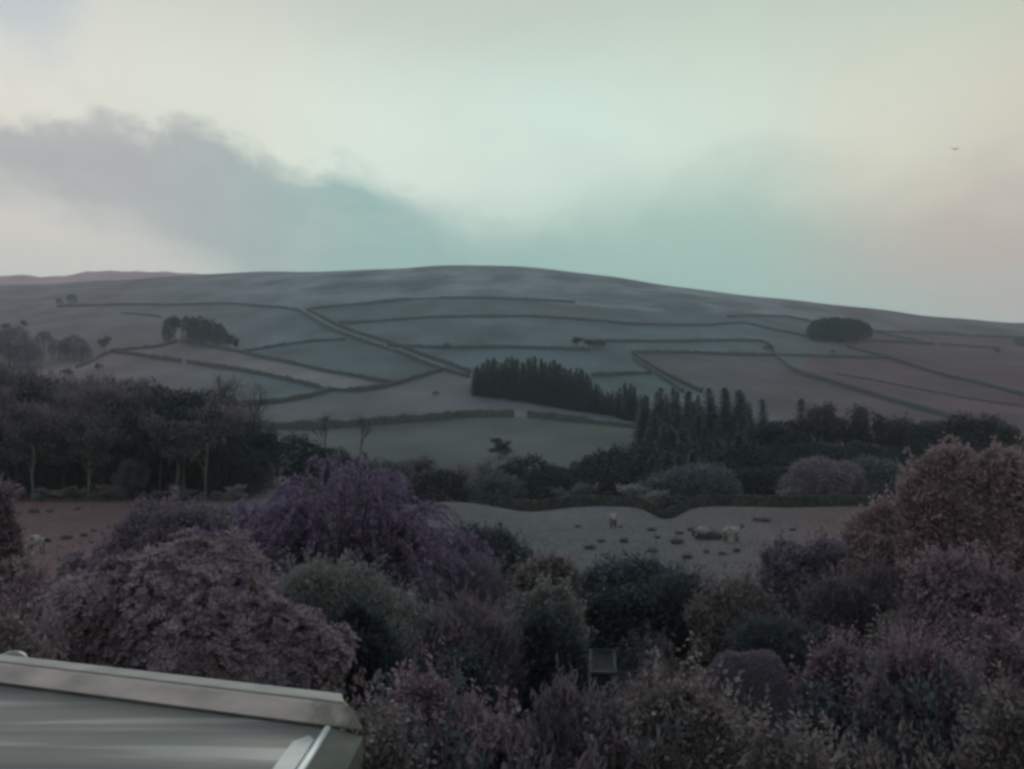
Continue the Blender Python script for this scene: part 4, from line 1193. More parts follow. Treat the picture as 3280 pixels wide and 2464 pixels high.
def plume_shrub():
    """Large shrub of long arching feathery plumes."""
    p = at(1120, 1700, 22.0)
    r = np.random.default_rng(404)
    e = empty('plume_shrub', p, 'large purple shrub of long arching feathery plumes', 'shrub', 'shrubs in the garden')
    tb = Tubes(); C, D, S, L = [], [], [], []
    px = 22.0 / FPX
    H = rise(1120, 1420, p)
    for i in range(250):
        fan = math.sin(r.uniform(-1.45, 1.45))
        reach = np.array([(fan * 400 - 10) * px * r.uniform(0.7, 1.05), r.uniform(-1.6, 1.6)])
        top = H * (1.0 - 0.30 * abs(fan) ** 1.8) * r.uniform(0.60, 1.0)
        b = np.array([fan * 0.5, reach[1] * 0.2, -0.1])
        m1 = np.array([fan * 0.9 + reach[0] * 0.12, reach[1] * 0.5, top * 1.0])
        end = np.array([reach[0], reach[1], top * r.uniform(0.78, 1.0)])
        m2 = np.array([reach[0] * 0.75, reach[1] * 0.8, top * r.uniform(1.05, 1.16)])
        f = np.linspace(0, 1, 15)[:, None]
        q = b * (1 - f) ** 3 + 3 * m1 * f * (1 - f) ** 2 + 3 * m2 * f * f * (1 - f) + end * f ** 3
        dr = r.uniform(0.1, 0.5)
        q[:, 2] -= dr * np.clip(f[:, 0] - 0.7, 0, 1) ** 2 * 6
        tb.add(q, np.linspace(0.022, 0.004, 15), 4)
        n = 165
        g = np.where(r.uniform(size=n) < 0.4, r.uniform(0.15, 1.0, n), r.beta(2.2, 1.1, n))
        i0 = np.minimum((g * 14).astype(int), 13); w = (g * 14 - i0)[:, None]
        c = q[i0] * (1 - w) + q[i0 + 1] * w
        t = unit(q[i0 + 1] - q[i0])
        s = unit(np.cross(t, r.normal(size=(n, 3))))
        C.append(c); D.append(unit(s * 0.8 + t * 0.9 + np.array([0, 0, -0.25]))); L.append(r.uniform(0.09, 0.26, n) * (1.15 - 0.5 * g))
    obj('stems', tb.mesh('plume_stems'), M['stem'], e)
    D = np.concatenate(D); L = np.concatenate(L)
    obj('foliage', leaf_mesh('plumes', np.concatenate(C), D, frames(D, r), L, L * 0.22, 0.15), M['purple_plume'], e)
    # a couple of plumes hanging low at the near side
    return e


plume_shrub()


def pampas(u, vtop, y, label, spread, seed, mat='purple_plume', n=26):
    p = at(u, 1750, y)
    r = np.random.default_rng(seed)
    H = rise(u, vtop, p)
    e = empty('drooping_plume_shrub', p, label, 'shrub', 'shrubs in the garden')
    tb = Tubes(); C, D, L = [], [], []
    for i in range(n):
        a = r.uniform(0, 6.28); R = spread * r.uniform(0.3, 1)
        end = np.array([math.cos(a) * R, math.sin(a) * R * 0.7, H * r.uniform(0.55, 0.8)])
        m1 = np.array([end[0] * 0.35, end[1] * 0.35, H * r.uniform(1.0, 1.25)])
        f = np.linspace(0, 1, 12)[:, None]
        q = np.array([0, 0, -0.1]) * (1 - f) ** 2 + 2 * m1 * f * (1 - f) + end * f ** 2
        tb.add(q, np.linspace(0.02, 0.004, 12), 4)
        k = 110; g = r.beta(2.2, 1.0, k); i0 = np.minimum((g * 11).astype(int), 10); w = (g * 11 - i0)[:, None]
        c = q[i0] * (1 - w) + q[i0 + 1] * w
        C.append(c); D.append(unit(r.normal(size=(k, 3)) + np.array([0, 0, -0.7]))); L.append(r.uniform(0.08, 0.2, k))
    obj('stems', tb.mesh('stems'), M['stem'], e)
    D = np.concatenate(D); L = np.concatenate(L)
    obj('foliage', leaf_mesh('plumes', np.concatenate(C), D, frames(D, r), L, L * 0.28, 0.1), M[mat], e)


pampas(815, 1540, 23.5, 'small purple shrub drooping beside the wood edge', 0.9, 31)
pampas(640, 1620, 23.0, 'low purple drooping shrub nearer the sheep', 0.8, 32)
pampas(950, 1735, 18.6, 'hanging purple plume over the olive bush', 0.55, 33, n=14)
pampas(1460, 1640, 24.5, 'lilac drooping shrub against the pale crest', 1.3, 34, n=30)


def bare_sapling(u, vtop, y, label, seed, mat='grey_twig'):
    p = at(u, 1850, y)
    K = twig_tree(seed, H=4.0, spread=0.3, n=260, tl=(0.15, 0.4), tw=0.014, first=0.2)
    place(K, 'sapling', p, 4.0, rise(u, vtop, p), label, 'sapling', 'bare saplings by the sheep field', mat)


bare_sapling(2085, 1755, 30, 'thin bare sapling at the edge of the sheep field', 81)
bare_sapling(2150, 1770, 30.5, 'thin bare sapling at the edge of the sheep field', 82)
bare_sapling(2235, 1790, 29.5, 'thin bare sapling at the edge of the sheep field', 83)
bare_sapling(2330, 1795, 29, 'thin bare sapling at the edge of the sheep field', 84)
bare_sapling(2010, 1790, 31, 'thin bare sapling at the edge of the sheep field', 85)

def bramble_mesh(seed, R=1.0, H=1.2):
    r = np.random.default_rng(seed)
    tb = Tubes(); C, D = [], []
    for i in range(46):
        a = r.uniform(0, 6.28); q = R * r.uniform(0.3, 1.15); h = H * r.uniform(0.55, 1.25)
        end = np.array([math.cos(a) * q, math.sin(a) * q, h * r.uniform(0.3, 0.95)])
        b = np.array([end[0] * 0.15, end[1] * 0.15, -0.08])
        mid = np.array([end[0] * 0.4, end[1] * 0.4, h * 1.35])
        f = np.linspace(0, 1, 9)[:, None]
        p = b * (1 - f) ** 2 + 2 * mid * f * (1 - f) + end * f ** 2 + r.normal(size=(9, 3)) * 0.015
        tb.add(p, np.linspace(0.011, 0.003, 9), 3)
        k = 55
        g = r.uniform(0.2, 1, k) * 8; i0 = np.minimum(g.astype(int), 7); w = (g - i0)[:, None]
        C.append(p[i0] * (1 - w) + p[i0 + 1] * w + r.normal(size=(k, 3)) * 0.03); D.append(unit(r.normal(size=(k, 3)) + np.array([0, 0, 0.3])))
    C, D = np.concatenate(C), np.concatenate(D)
    return tb.mesh('canes'), leaf_mesh('bramble_leaves', C, D, frames(D, r), r.uniform(0.04, 0.10, len(C)), r.uniform(0.02, 0.05, len(C)))


BRAM = [bramble_mesh(s) for s in (601, 602, 603, 604)]
r = np.random.default_rng(640)
for i, (u, v, y) in enumerate([(1330, 2040, 15.5), (1480, 2080, 16.0), (2090, 2120, 16.5), (2150, 2060, 18.5), (2060, 2010, 20.0), (2420, 1960, 21.0), (2550, 1940, 22.5), (2640, 2010, 19.0), (2730, 2100, 16.5), (2850, 2040, 17.5), (2690, 2230, 13.5), (2620, 2350, 11.0), (2860, 2380, 10.0), (2960, 1900, 19.5), (3100, 1960, 16.5), (2800, 1780, 24.5), (2560, 1800, 27.0), (2330, 1830, 27.5), (1950, 1830, 28.5), (1780, 1930, 22.5), (1600, 1880, 23.5), (1500, 1800, 26.0), (1400, 1900, 20.0), (1250, 2180, 11.5), (1130, 2290, 9.5), (1390, 2330, 8.6), (1760, 2370, 8.2), (2230, 2380, 8.4), (3010, 2180, 11.5), (3180, 2150, 12.0), (60, 1880, 17.5), (160, 1960, 12.5), (330, 1830, 20.5), (250, 1880, 16.5), (40, 2030, 10.5)]):
    p = at(u, v, y)
    H = max(0.5, rise(u, v + 25, p))
    bm = ('plum_twig', 'brown', 'slate_leaf', 'heather', 'wine')[r.integers(5)]
    tint = {'plum_twig': 'plum-grey', 'brown': 'brown', 'slate_leaf': 'slate-green', 'heather': 'dusky purple', 'wine': 'wine-red'}[bm]
    e = empty('bramble', p, 'straggling ' + tint + ' bramble filling a gap between the garden shrubs', 'bramble', 'brambles between the garden shrubs', r.uniform(0, 6.28), (0.62 * H ** 0.5, 0.62 * H ** 0.5, H / 1.25))
    K = BRAM[i % 4]
    for nm, me, mt in (('canes', K[0], M['stem']), ('foliage', K[1], M[bm])):
        o = bpy.data.objects.new(nm, me)
        COL.objects.link(o)
        if len(me.materials) == 0:
            me.materials.append(mt)
        o.material_slots[0].link = 'OBJECT'; o.material_slots[0].material = mt
        o.parent = e

# blooms left on the shrubs
for lab, u, v in [('pinkish-brown thicket close below the window', 1662, 2268), ('tan-brown leafy bush below the clipped dome', 2093, 2282), ('smooth clipped dome of dusky purple foliage', 2402, 2296), ('rounded wine-red mound in front of the dark bushes', 2890, 2312), ('dark brown tangle beside the roof corner', 1190, 2368)]:
    e, rx, ry, h = SHO[lab]
    t, ee = pix(u, v)
    y = e.location.y - ry * 0.85
    c = np.array([t * y, y, EYE + ee * y]) - np.array(e.location)
    a = np.linspace(0, 2 * np.pi, 6)[:-1]
    d = unit(np.stack([np.cos(a), np.full(5, -0.55), np.sin(a)], -1))
    me = leaf_mesh('blossom', np.tile(c, (5, 1)), d, unit(np.cross(d, [0, -1.0, 0.2])), np.full(5, 0.035), np.full(5, 0.03), 0.2)
    obj('blossom', me, M['blossom'], e)


# ------------------------------------------------------------------ ground cover
def cover():
    r = np.random.default_rng(12)
    n = 42000
    y = r.uniform(3.0, 34, n); x = r.uniform(-0.75, 0.75, n) * (y + 3)
    hgt = np.clip(0.25 + 0.35 * wob(np.stack([x, y, x * 0], -1), 0.9, 5), 0.02, 0.8) * r.uniform(0, 1, n)
    c = np.stack([x, y, height(x, y) + hgt], -1)
    d = unit(r.normal(size=(n, 3)) * 0.8 + np.array([0, -0.1, 0.7]))
    o = obj('undergrowth', leaf_mesh('undergrowth', c, d, frames(d, r), r.uniform(0.07, 0.2, n), r.uniform(0.02, 0.06, n)), M['olive_leaf'])
    o['kind'] = 'stuff'; o['label'] = 'low tangled undergrowth covering the garden floor'
    n = 50000
    y = 32 + (92 - 32) * r.uniform(0, 1, n) ** 0.8; x = r.uniform(-0.72, 0.72, n) * y
    cl = wob(np.stack([x, y, x * 0], -1), 0.5, 6)
    c = np.stack([x, y, height(x, y) - 0.02], -1)
    d = unit(r.normal(size=(n, 3)) * np.array([0.55, 0.55, 0.1]) + np.array([0, 0, 0.8]))
    o = obj('grass', leaf_mesh('grass', c, d, frames(d, r), r.uniform(0.04, 0.16, n) * (1 + 0.5 * cl), r.uniform(0.02, 0.05, n)), M['grass'])
    o['kind'] = 'stuff'; o['label'] = 'short tufted grass of the sheep field'


cover()


def tussock_mesh(seed):
    r = np.random.default_rng(seed)
    n = 190
    a = r.uniform(0, 6.28, n); q = np.sqrt(r.uniform(0, 1, n)) * 0.42
    c = np.stack([np.cos(a) * q, np.sin(a) * q * 0.8, np.full(n, -0.03)], -1)
    d = unit(np.stack([np.cos(a) * q * 1.6, np.sin(a) * q * 1.6, np.ones(n)], -1) + r.normal(size=(n, 3)) * 0.22)
    return leaf_mesh('rush_tussock', c, d, frames(d, r), r.uniform(0.25, 0.55, n), r.uniform(0.025, 0.05, n), 0.3)


TUS = [tussock_mesh(s) for s in (1, 2, 3)]
for me in TUS:
    me.materials.append(M['rush'])
for i, (u, v, s) in enumerate([(1927, 1737, 0.7), (1998, 1738, 1.0), (2086, 1702, 0.9), (2105, 1725, 0.6), (2168, 1742, 1.1), (2176, 1712, 0.8), (2200, 1790, 0.9), (2090, 1770, 0.8), (2263, 1772, 0.6), (2313, 1778, 0.6), (2360, 1768, 0.8), (2450, 1672, 1.2), (2420, 1668, 0.8), (2225, 1703, 1.2), (2262, 1722, 1.8), (2290, 1728, 1.6), (2240, 1727, 1.0), (212, 1727, 0.9), (268, 1718, 0.8), (245, 1783, 0.9), (300, 1702, 0.6), (250, 1632, 0.9), (110, 1643, 1.3), (160, 1641, 1.0), (1850, 1690, 0.6), (1990, 1690, 0.5), (1890, 1760, 0.9), (2480, 1770, 0.7), (2540, 1700, 0.7)]):
    p = ground_at(u, v, 33.0)
    o = obj('rush_tussock', TUS[i % 3], loc=p)
    o.rotation_euler = (0, 0, i * 1.7); o.scale = (s * 0.75, s * 0.6, s * 0.8)
    tag(o, 'dark rush tussock in the sheep field', 'tussock', 'rush tussocks in the sheep field')


# ------------------------------------------------------------------ sheep
def skin_mesh(name, pts, edges, radii, root, sub=2):
    me = bpy.data.meshes.new(name)
    me.from_pydata(pts, edges, [])
    o = bpy.data.objects.new(name, me)
    COL.objects.link(o)
    sk = o.modifiers.new('skin', 'SKIN')
    for v, rr in zip(me.skin_vertices[0].data, radii):
        v.radius = rr if isinstance(rr, tuple) else (rr, rr)
        v.use_root = False
    me.skin_vertices[0].data[root].use_root = True
    sb = o.modifiers.new('sub', 'SUBSURF'); sb.levels = sub; sb.render_levels = sub
    bpy.context.view_layer.update()
    dg = bpy.context.evaluated_depsgraph_get()
    out = bpy.data.meshes.new_from_object(o.evaluated_get(dg))
    bpy.data.objects.remove(o)
    out.name = name
    return out


def make_sheep(pose):
    """Body along +X (head forward). Fleece pale, face and legs dark."""
    P = [(-0.50, 0, 0.66), (-0.28, 0, 0.68), (0.0, 0, 0.67), (0.26, 0, 0.68), (0.42, 0, 0.70)]
    R = [0.15, 0.24, 0.265, 0.235, 0.17]
    E = [(0, 1), (1, 2), (2, 3), (3, 4)]
    if pose == 'graze':
        head = [(0.56, 0, 0.60), (0.66, 0, 0.40), (0.72, 0, 0.26), (0.76, 0, 0.12)]
    elif pose == 'up':
        head = [(0.54, 0, 0.84), (0.60, 0, 0.98), (0.70, 0, 0.97), (0.82, 0, 0.91)]
    else:
        head = [(0.54, 0, 0.72), (0.63, 0, 0.74), (0.73, 0, 0.66), (0.82, 0, 0.57)]
    hr = [0.13, 0.095, 0.082, 0.05]
    i0 = len(P)
    P += head; R += hr
    E += [(4, i0), (i0, i0 + 1), (i0 + 1, i0 + 2), (i0 + 2, i0 + 3)]
    hb = np.array(head[1])
    for s in (-1, 1):                                        # ears
        k = len(P)
        P += [tuple(hb + np.array([0, s * 0.09, 0.04])), tuple(hb + np.array([-0.02, s * 0.19, 0.02]))]; R += [0.028, 0.016]
        E += [(i0 + 1, k), (k, k + 1)]
    for s in (-1, 1):                                        # legs with knee, hock and hoof
        for hip, mids in ((3, [(0.30, 0.56), (0.31, 0.30), (0.30, 0.05), (0.34, 0.0)]), (1, [(-0.36, 0.56), (-0.30, 0.42), (-0.42, 0.27), (-0.40, 0.05), (-0.36, 0.0)])):
            prev = hip
            rr = [0.085, 0.05, 0.032, 0.034, 0.03] if hip == 1 else [0.075, 0.045, 0.034, 0.03]
            if hip == 1:
                rr = [0.10, 0.075, 0.042, 0.034, 0.03]
            for (x, z), q in zip(mids, rr):
                k = len(P)
                P.append((x, s * 0.135, z)); R.append(q); E.append((prev, k)); prev = k
    k = len(P)
    P += [(-0.60, 0, 0.62), (-0.63, 0, 0.45)]; R += [0.05, 0.03]; E += [(0, k), (k, k + 1)]
    me = skin_mesh('sheep', P, E, R, 2)
    n = len(me.vertices)
    co = np.empty(n * 3, np.float32); me.vertices.foreach_get('co', co); co = co.reshape(-1, 3)
    body = (co[:, 2] > 0.40) & (co[:, 0] < 0.5)
    nb = wob(co * 1.0, 9.0, 2) * 0.028
    ctr = np.stack([co[:, 0], co[:, 1] * 0, np.full(n, 0.67)], -1)
    co = co + unit(co - ctr) * (nb * body)[:, None]
    me.vertices.foreach_set('co', co.astype(np.float32).ravel())
    me.materials.append(M['fleece']); me.materials.append(M['sheep_face'])
    hx, hz = head[0][0], head[0][2]
    for f in me.polygons:
        c = f.center
        hd = c.x > 0.50 and (Vector((c.x - head[1][0], c.y, c.z - head[1][2])).length < 0.24 or Vector((c.x - head[2][0], c.y, c.z - head[2][2])).length < 0.22)
        f.material_index = 1 if (c.z < 0.36 and not hd) or hd else 0
        f.use_smooth = True
    me.update()
    return me


M['fleece'] = rough_mat('fleece', (0.15, 0.155, 0.145), (0.27, 0.275, 0.255), 9, bump=0.8)
M['sheep_face'] = rough_mat('sheep_face', (0.03, 0.03, 0.03), (0.06, 0.055, 0.05), 12, bump=0.1)
SHEEP = {k: make_sheep(k) for k in ('graze', 'up', 'mid')}
for u, v, pose, rz, s, lab in [
    (2345, 1738, 'up', 0.25, 1.05, 'pale sheep with dark raised head beside the big rush clump'),
    (118, 1772, 'mid', -0.12, 1.05, 'pale-backed sheep with lowered dark head by the reddish bush'),
    (1965, 1690, 'graze', -1.57, 1.05, 'sheep facing the house with head down near the crest'),
    (2249, 1728, 'graze', 2.6, 0.85, 'small white sheep half hidden by the big rush clump'),
]:
    p = ground_at(u, v, 33.0)
    o = obj('sheep', SHEEP[pose], loc=p)
    o.rotation_euler = (0, 0, rz); o.scale = (s, s, s)
    tag(o, lab, 'sheep', 'sheep grazing in the field')


# ------------------------------------------------------------------ bird
def bird():
    t, e = pix(3057, 479)
    y = 75.0
    M['feather'] = rough_mat('feather', (0.05, 0.045, 0.05), (0.10, 0.09, 0.095), 8, bump=0)
    n = 8
    xs = np.array([-0.26, -0.22, -0.12, 0.0, 0.10, 0.17, 0.21, 0.25]); rr = np.array([0.035, 0.03, 0.05, 0.065, 0.055, 0.04, 0.03, 0.004])
    zz = np.array([0.0, 0.0, 0.0, 0, 0.005, 0.02, 0.02, 0.01])
    V, F = [], []
    for x, q, z in zip(xs, rr, zz):
        for k in range(8):
            a = k * math.pi / 4
            V.append((x, math.cos(a) * q * (1.4 if x < -0.2 else 1), z + math.sin(a) * q * (0.25 if x < -0.2 else 1)))
    for i in range(n - 1):
        for k in range(8):
            F.append((i * 8 + k, i * 8 + (k + 1) % 8, (i + 1) * 8 + (k + 1) % 8, (i + 1) * 8 + k))
    for s, lift in ((1, 0.42), (-1, 0.55)):
        b = len(V)
        st = [(0.0, 0.11, -0.08), (0.18, 0.13, -0.08), (0.34, 0.06, -0.12), (0.50, -0.12, -0.20)]
        for q, x0, x1 in st:
            z = lift * q - 0.25 * max(0, q - 0.2)
            for x, dz in ((x0, 0.0), ((x0 + x1) / 2, 0.014), (x1, 0.0), ((x0 + x1) / 2, -0.01)):
                V.append((x, s * (q * 0.95 + 0.03), z + 0.02 + dz))
        for i in range(3):
            for k in range(4):
                F.append((b + i * 4 + k, b + i * 4 + (k + 1) % 4, b + i * 4 + 4 + (k + 1) % 4, b + i * 4 + 4 + k))
        F.append((b + 12, b + 13, b + 14, b + 15))
    me = bpy.data.meshes.new('bird'); me.from_pydata(V, [], F); me.update()
    o = obj('bird', me, M['feather'], loc=(t * y, y, EYE + e * y))
    o.rotation_euler = (0.35, 0.1, 0.9)
    o.scale = (0.75, 0.75, 0.75)
    tag(o, 'small dark bird flying with raised wings below the clouds', 'bird')


bird()


# ------------------------------------------------------------------ flat roof below the window
def prism(name, poly, z0, z1, mat, parent, bevel=0.0, top=None):
    """Vertical prism over a plan polygon; top (optional) gives the plan of its upper face."""
    n = len(poly); top = top or poly
    z0 = np.broadcast_to(z0, (n,)); z1 = np.broadcast_to(z1, (n,))
    V = [(x, y, z) for (x, y), z in zip(poly, z0)] + [(x, y, z) for (x, y), z in zip(top, z1)]
    F = [tuple(range(n))[::-1], tuple(range(n, 2 * n))] + [(i, (i + 1) % n, n + (i + 1) % n, n + i) for i in range(n)]
    me = bpy.data.meshes.new(name); me.from_pydata(V, [], F); me.update()
    o = obj(name, me, mat, parent)
    if bevel:
        b = o.modifiers.new('b', 'BEVEL'); b.width = bevel; b.segments = 3
    return o


def roof():
    zr = EYE - 1.60
    root = empty('flat_roofed_extension', (-2.6, 4.4, float(height(-2.6, 4.4))), 'wet grey flat roof with raised pale kerb just below the window', 'building')
    org = np.array(root.location)

    def P(x, y):
        return (x - org[0], y - org[1])
    # wet membrane: puddled bands, bright streaks with sky reflection put into the colour
    mt, nt, b = nodes_of('wet_membrane')
    tcn = nt.nodes.new('ShaderNodeTexCoord')

    def noise(scale, stretch, det=5, dist=0.0):
        mp = nt.nodes.new('ShaderNodeMapping'); mp.inputs['Scale'].default_value = stretch
        nt.links.new(tcn.outputs['Object'], mp.inputs[0])
        n = nt.nodes.new('ShaderNodeTexNoise'); n.inputs['Scale'].default_value = scale; n.inputs['Detail'].default_value = det; n.inputs['Distortion'].default_value = dist
        nt.links.new(mp.outputs[0], n.inputs['Vector'])
        return n.outputs[0]

    def ramp(x, stops):
        n = nt.nodes.new('ShaderNodeValToRGB'); cr = n.color_ramp
        while len(cr.elements) < len(stops):
            cr.elements.new(0.5)
        for e, (p, c) in zip(cr.elements, stops):
            e.position = p; e.color = (*c, 1)
        nt.links.new(x, n.inputs[0])
        return n.outputs[0]
    streak = noise(2.0, (0.15, 2.3, 1), 4, 0.7)
    blot = noise(1.3, (0.6, 1, 1), 6, 0.3)
    c = ramp(streak, [(0.30, (0.072, 0.084, 0.088)), (0.46, (0.105, 0.114, 0.112)), (0.60, (0.118, 0.122, 0.114)), (0.66, (0.21, 0.23, 0.225))])
    c2 = ramp(blot, [(0.35, (0.75, 0.78, 0.80)), (0.65, (1.08, 1.05, 1.0))])
    mx = nt.nodes.new('ShaderNodeMix'); mx.data_type = 'RGBA'; mx.blend_type = 'MULTIPLY'; mx.inputs[0].default_value = 1
    nt.links.new(c, mx.inputs[6]); nt.links.new(c2, mx.inputs[7])
    nt.links.new(mx.outputs[2], b.inputs['Base Color'])
    rg = ramp(streak, [(0.35, (0.55, 0.55, 0.55)), (0.68, (0.28, 0.28, 0.28))])
    nt.links.new(rg, b.inputs['Roughness'])
    b.inputs['Specular IOR Level'].default_value = 0.35
    bp = nt.nodes.new('ShaderNodeBump'); bp.inputs['Strength'].default_value = 0.15; bp.inputs['Distance'].default_value = 0.02
    nt.links.new(blot, bp.inputs['Height']); nt.links.new(bp.outputs[0], b.inputs['Normal'])
    # plan: the far edge runs slantwise
    A, B, Cc, D = (-4.6, 6.08), (-1.02, 4.80), (-1.02, 0.9), (-4.6, 0.9)
    prism('roof_deck', [P(*D), P(*Cc), P(*B), P(*A)], zr - 0.06 - org[2], zr - org[2], mt, root)

    def far(x, off):
        return 4.80 - (x + 1.02) * 0.3575 + off
    kerb = rough_mat('weathered_white_paint', (0.27, 0.26, 0.25), (0.46, 0.435, 0.42), 2.6, rough=0.6, bump=0.12, stretch=(0.7, 2, 3))
    # moss blotch towards the kerb end
    nt2 = kerb.node_tree; bs = nt2.nodes['Principled BSDF']
    src = bs.inputs['Base Color'].links[0].from_socket
    tc2 = nt2.nodes.new('ShaderNodeTexCoord'); sx = nt2.nodes.new('ShaderNodeSeparateXYZ'); nt2.links.new(tc2.outputs['Object'], sx.inputs[0])
    nz = nt2.nodes.new('ShaderNodeTexNoise'); nz.inputs['Scale'].default_value = 9; nz.inputs['Detail'].default_value = 5; nt2.links.new(tc2.outputs['Object'], nz.inputs['Vector'])
    add = nt2.nodes.new('ShaderNodeMath'); add.operation = 'MULTIPLY_ADD'; nt2.links.new(nz.outputs[0], add.inputs[0]); add.inputs[1].default_value = 0.55
    nt2.links.new(sx.outputs[0], add.inputs[2])
    mr = nt2.nodes.new('ShaderNodeMapRange'); nt2.links.new(add.outputs[0], mr.inputs['Value'])
    mr.inputs['From Min'].default_value = (-1.12 + 2.6) + 0.26; mr.inputs['From Max'].default_value = (-0.98 + 2.6) + 0.33
    mx2 = nt2.nodes.new('ShaderNodeMix'); mx2.data_type = 'RGBA'
    nt2.links.new(mr.outputs[0], mx2.inputs[0]); nt2.links.new(src, mx2.inputs[6]); mx2.inputs[7].default_value = (0.11, 0.12, 0.095, 1)
    nt2.links.new(mx2.outputs[2], bs.inputs['Base Color'])
    xs = (-4.6, -0.80)
    # kerb: sloping inner face, narrow cap; stops with a splayed end
    prism('far_kerb', [P(xs[0], far(xs[0], 0.0)), P(-0.79, far(-0.79, -0.01)), P(-0.93, far(-0.93, 0.19)), P(xs[0], far(xs[0], 0.19))], zr + 0.012 - org[2], zr + 0.125 - org[2], kerb, root, 0.012,
          top=[P(xs[0], far(xs[0], 0.045)), P(-0.90, far(-0.90, 0.045)), P(-0.97, far(-0.97, 0.17)), P(xs[0], far(xs[0], 0.17))])
    lip = rough_mat('pale_cap', (0.22, 0.225, 0.205), (0.32, 0.325, 0.30), 5, rough=0.55, bump=0.05)
    prism('kerb_cap', [P(xs[0], far(xs[0], 0.05)), P(-0.93, far(-0.93, 0.05)), P(-0.97, far(-0.97, 0.18)), P(xs[0], far(xs[0], 0.18))], zr + 0.126 - org[2], zr + 0.139 - org[2], lip, root, 0.004)
    dark = rough_mat('painted_gap_shadow', (0.03, 0.032, 0.034), (0.06, 0.062, 0.064), 8, bump=0.1)
    prism('gap_shadow_strip', [P(xs[0], far(xs[0], -0.012)), P(-1.0, far(-1.0, -0.012)), P(-1.0, far(-1.0, 0.03)), P(xs[0], far(xs[0], 0.03))], zr - 0.01 - org[2], zr + 0.014 - org[2], dark, root)  # dark strip standing in for the shadow line at the kerb foot
    # wet rolled edge along the side
    trim = rough_mat('wet_edge_roll', (0.42, 0.49, 0.48), (0.60, 0.68, 0.67), 3, rough=0.22, bump=0.06, spec=0.6, stretch=(4, 0.8, 4))
    tb = Tubes()
    ys = np.linspace(0.9, 4.78, 24)
    tb.add(np.stack([np.full(24, -1.012 - org[0]), ys - org[1], np.full(24, zr + 0.000 - org[2])], -1), 0.023 + 0.002 * np.sin(ys * 5), 10)
    obj('edge_roll', tb.mesh('edge_roll'), trim, root)
    lapm = rough_mat('wet_lap', (0.26, 0.29, 0.285), (0.36, 0.40, 0.39), 3, rough=0.3, bump=0.1, spec=0.5)
    prism('membrane_lap', [P(-1.17, 0.9), P(-1.045, 0.9), P(-1.045, 4.60), P(-1.085, 4.67), P(-1.15, 4.58)], zr - 0.004 - org[2], zr + 0.006 - org[2], lapm, root)
    # mossy side gutter board outside the roll
    moss = rough_mat('mossy_board', (0.055, 0.065, 0.052), (0.105, 0.115, 0.095), 4, bump=0.3)
    prism('side_board', [P(-0.985, 0.9), P(-0.80, 0.9), P(-0.80, 4.705), P(-0.985, 4.77)], zr - 0.14 - org[2], np.array([zr + 0.012, zr - 0.012, zr - 0.012, zr + 0.012]) - org[2], moss, root, 0.006)
    wallm = rough_mat('render_wall', (0.30, 0.29, 0.26), (0.40, 0.385, 0.35), 3, bump=0.2)
    prism('wall', [P(-4.5, 1.0), P(-0.93, 1.0), P(-0.93, 4.72), P(-4.5, 6.0)], -0.3, zr - 0.061 - org[2], wallm, root)


roof()


def vent():
    """Pipe with a domed cowl standing just beyond the roof kerb."""
    t, e = pix(42, 2082)
    y = 6.15
    x = t * y
    g = float(height(x, y))
    zt = EYE + e * y
    root = empty('vent_pipe', (x, y, g), 'grey vent pipe with a glossy dark domed cowl behind the roof kerb', 'vent pipe')
    tb = Tubes(); tb.add([[0, 0, -0.2], [0, 0, 1.5], [0, 0, zt - g - 0.10]], 0.055, 12)
    grey = rough_mat('grey_plastic', (0.05, 0.055, 0.055), (0.09, 0.095, 0.095), 5, rough=0.35, bump=0, spec=0.5)
    obj('pipe', tb.mesh('pipe'), grey, root)
    tb = Tubes()
    a = np.linspace(0, math.pi / 2, 8)
    pts = np.stack([a * 0, a * 0, (zt - g - 0.085) + np.r_[-0.02, 0.08 * np.sin(a[1:])]], -1)
    tb.add(pts, np.r_[0.105, 0.105 * np.cos(a[1:]) + 0.001], 20)
    met = rough_mat('glossy_black_cowl', (0.03, 0.033, 0.035), (0.06, 0.064, 0.066), 6, rough=0.12, bump=0.02, spec=0.9)
    obj('cowl', tb.mesh('cowl'), met, root)


vent()


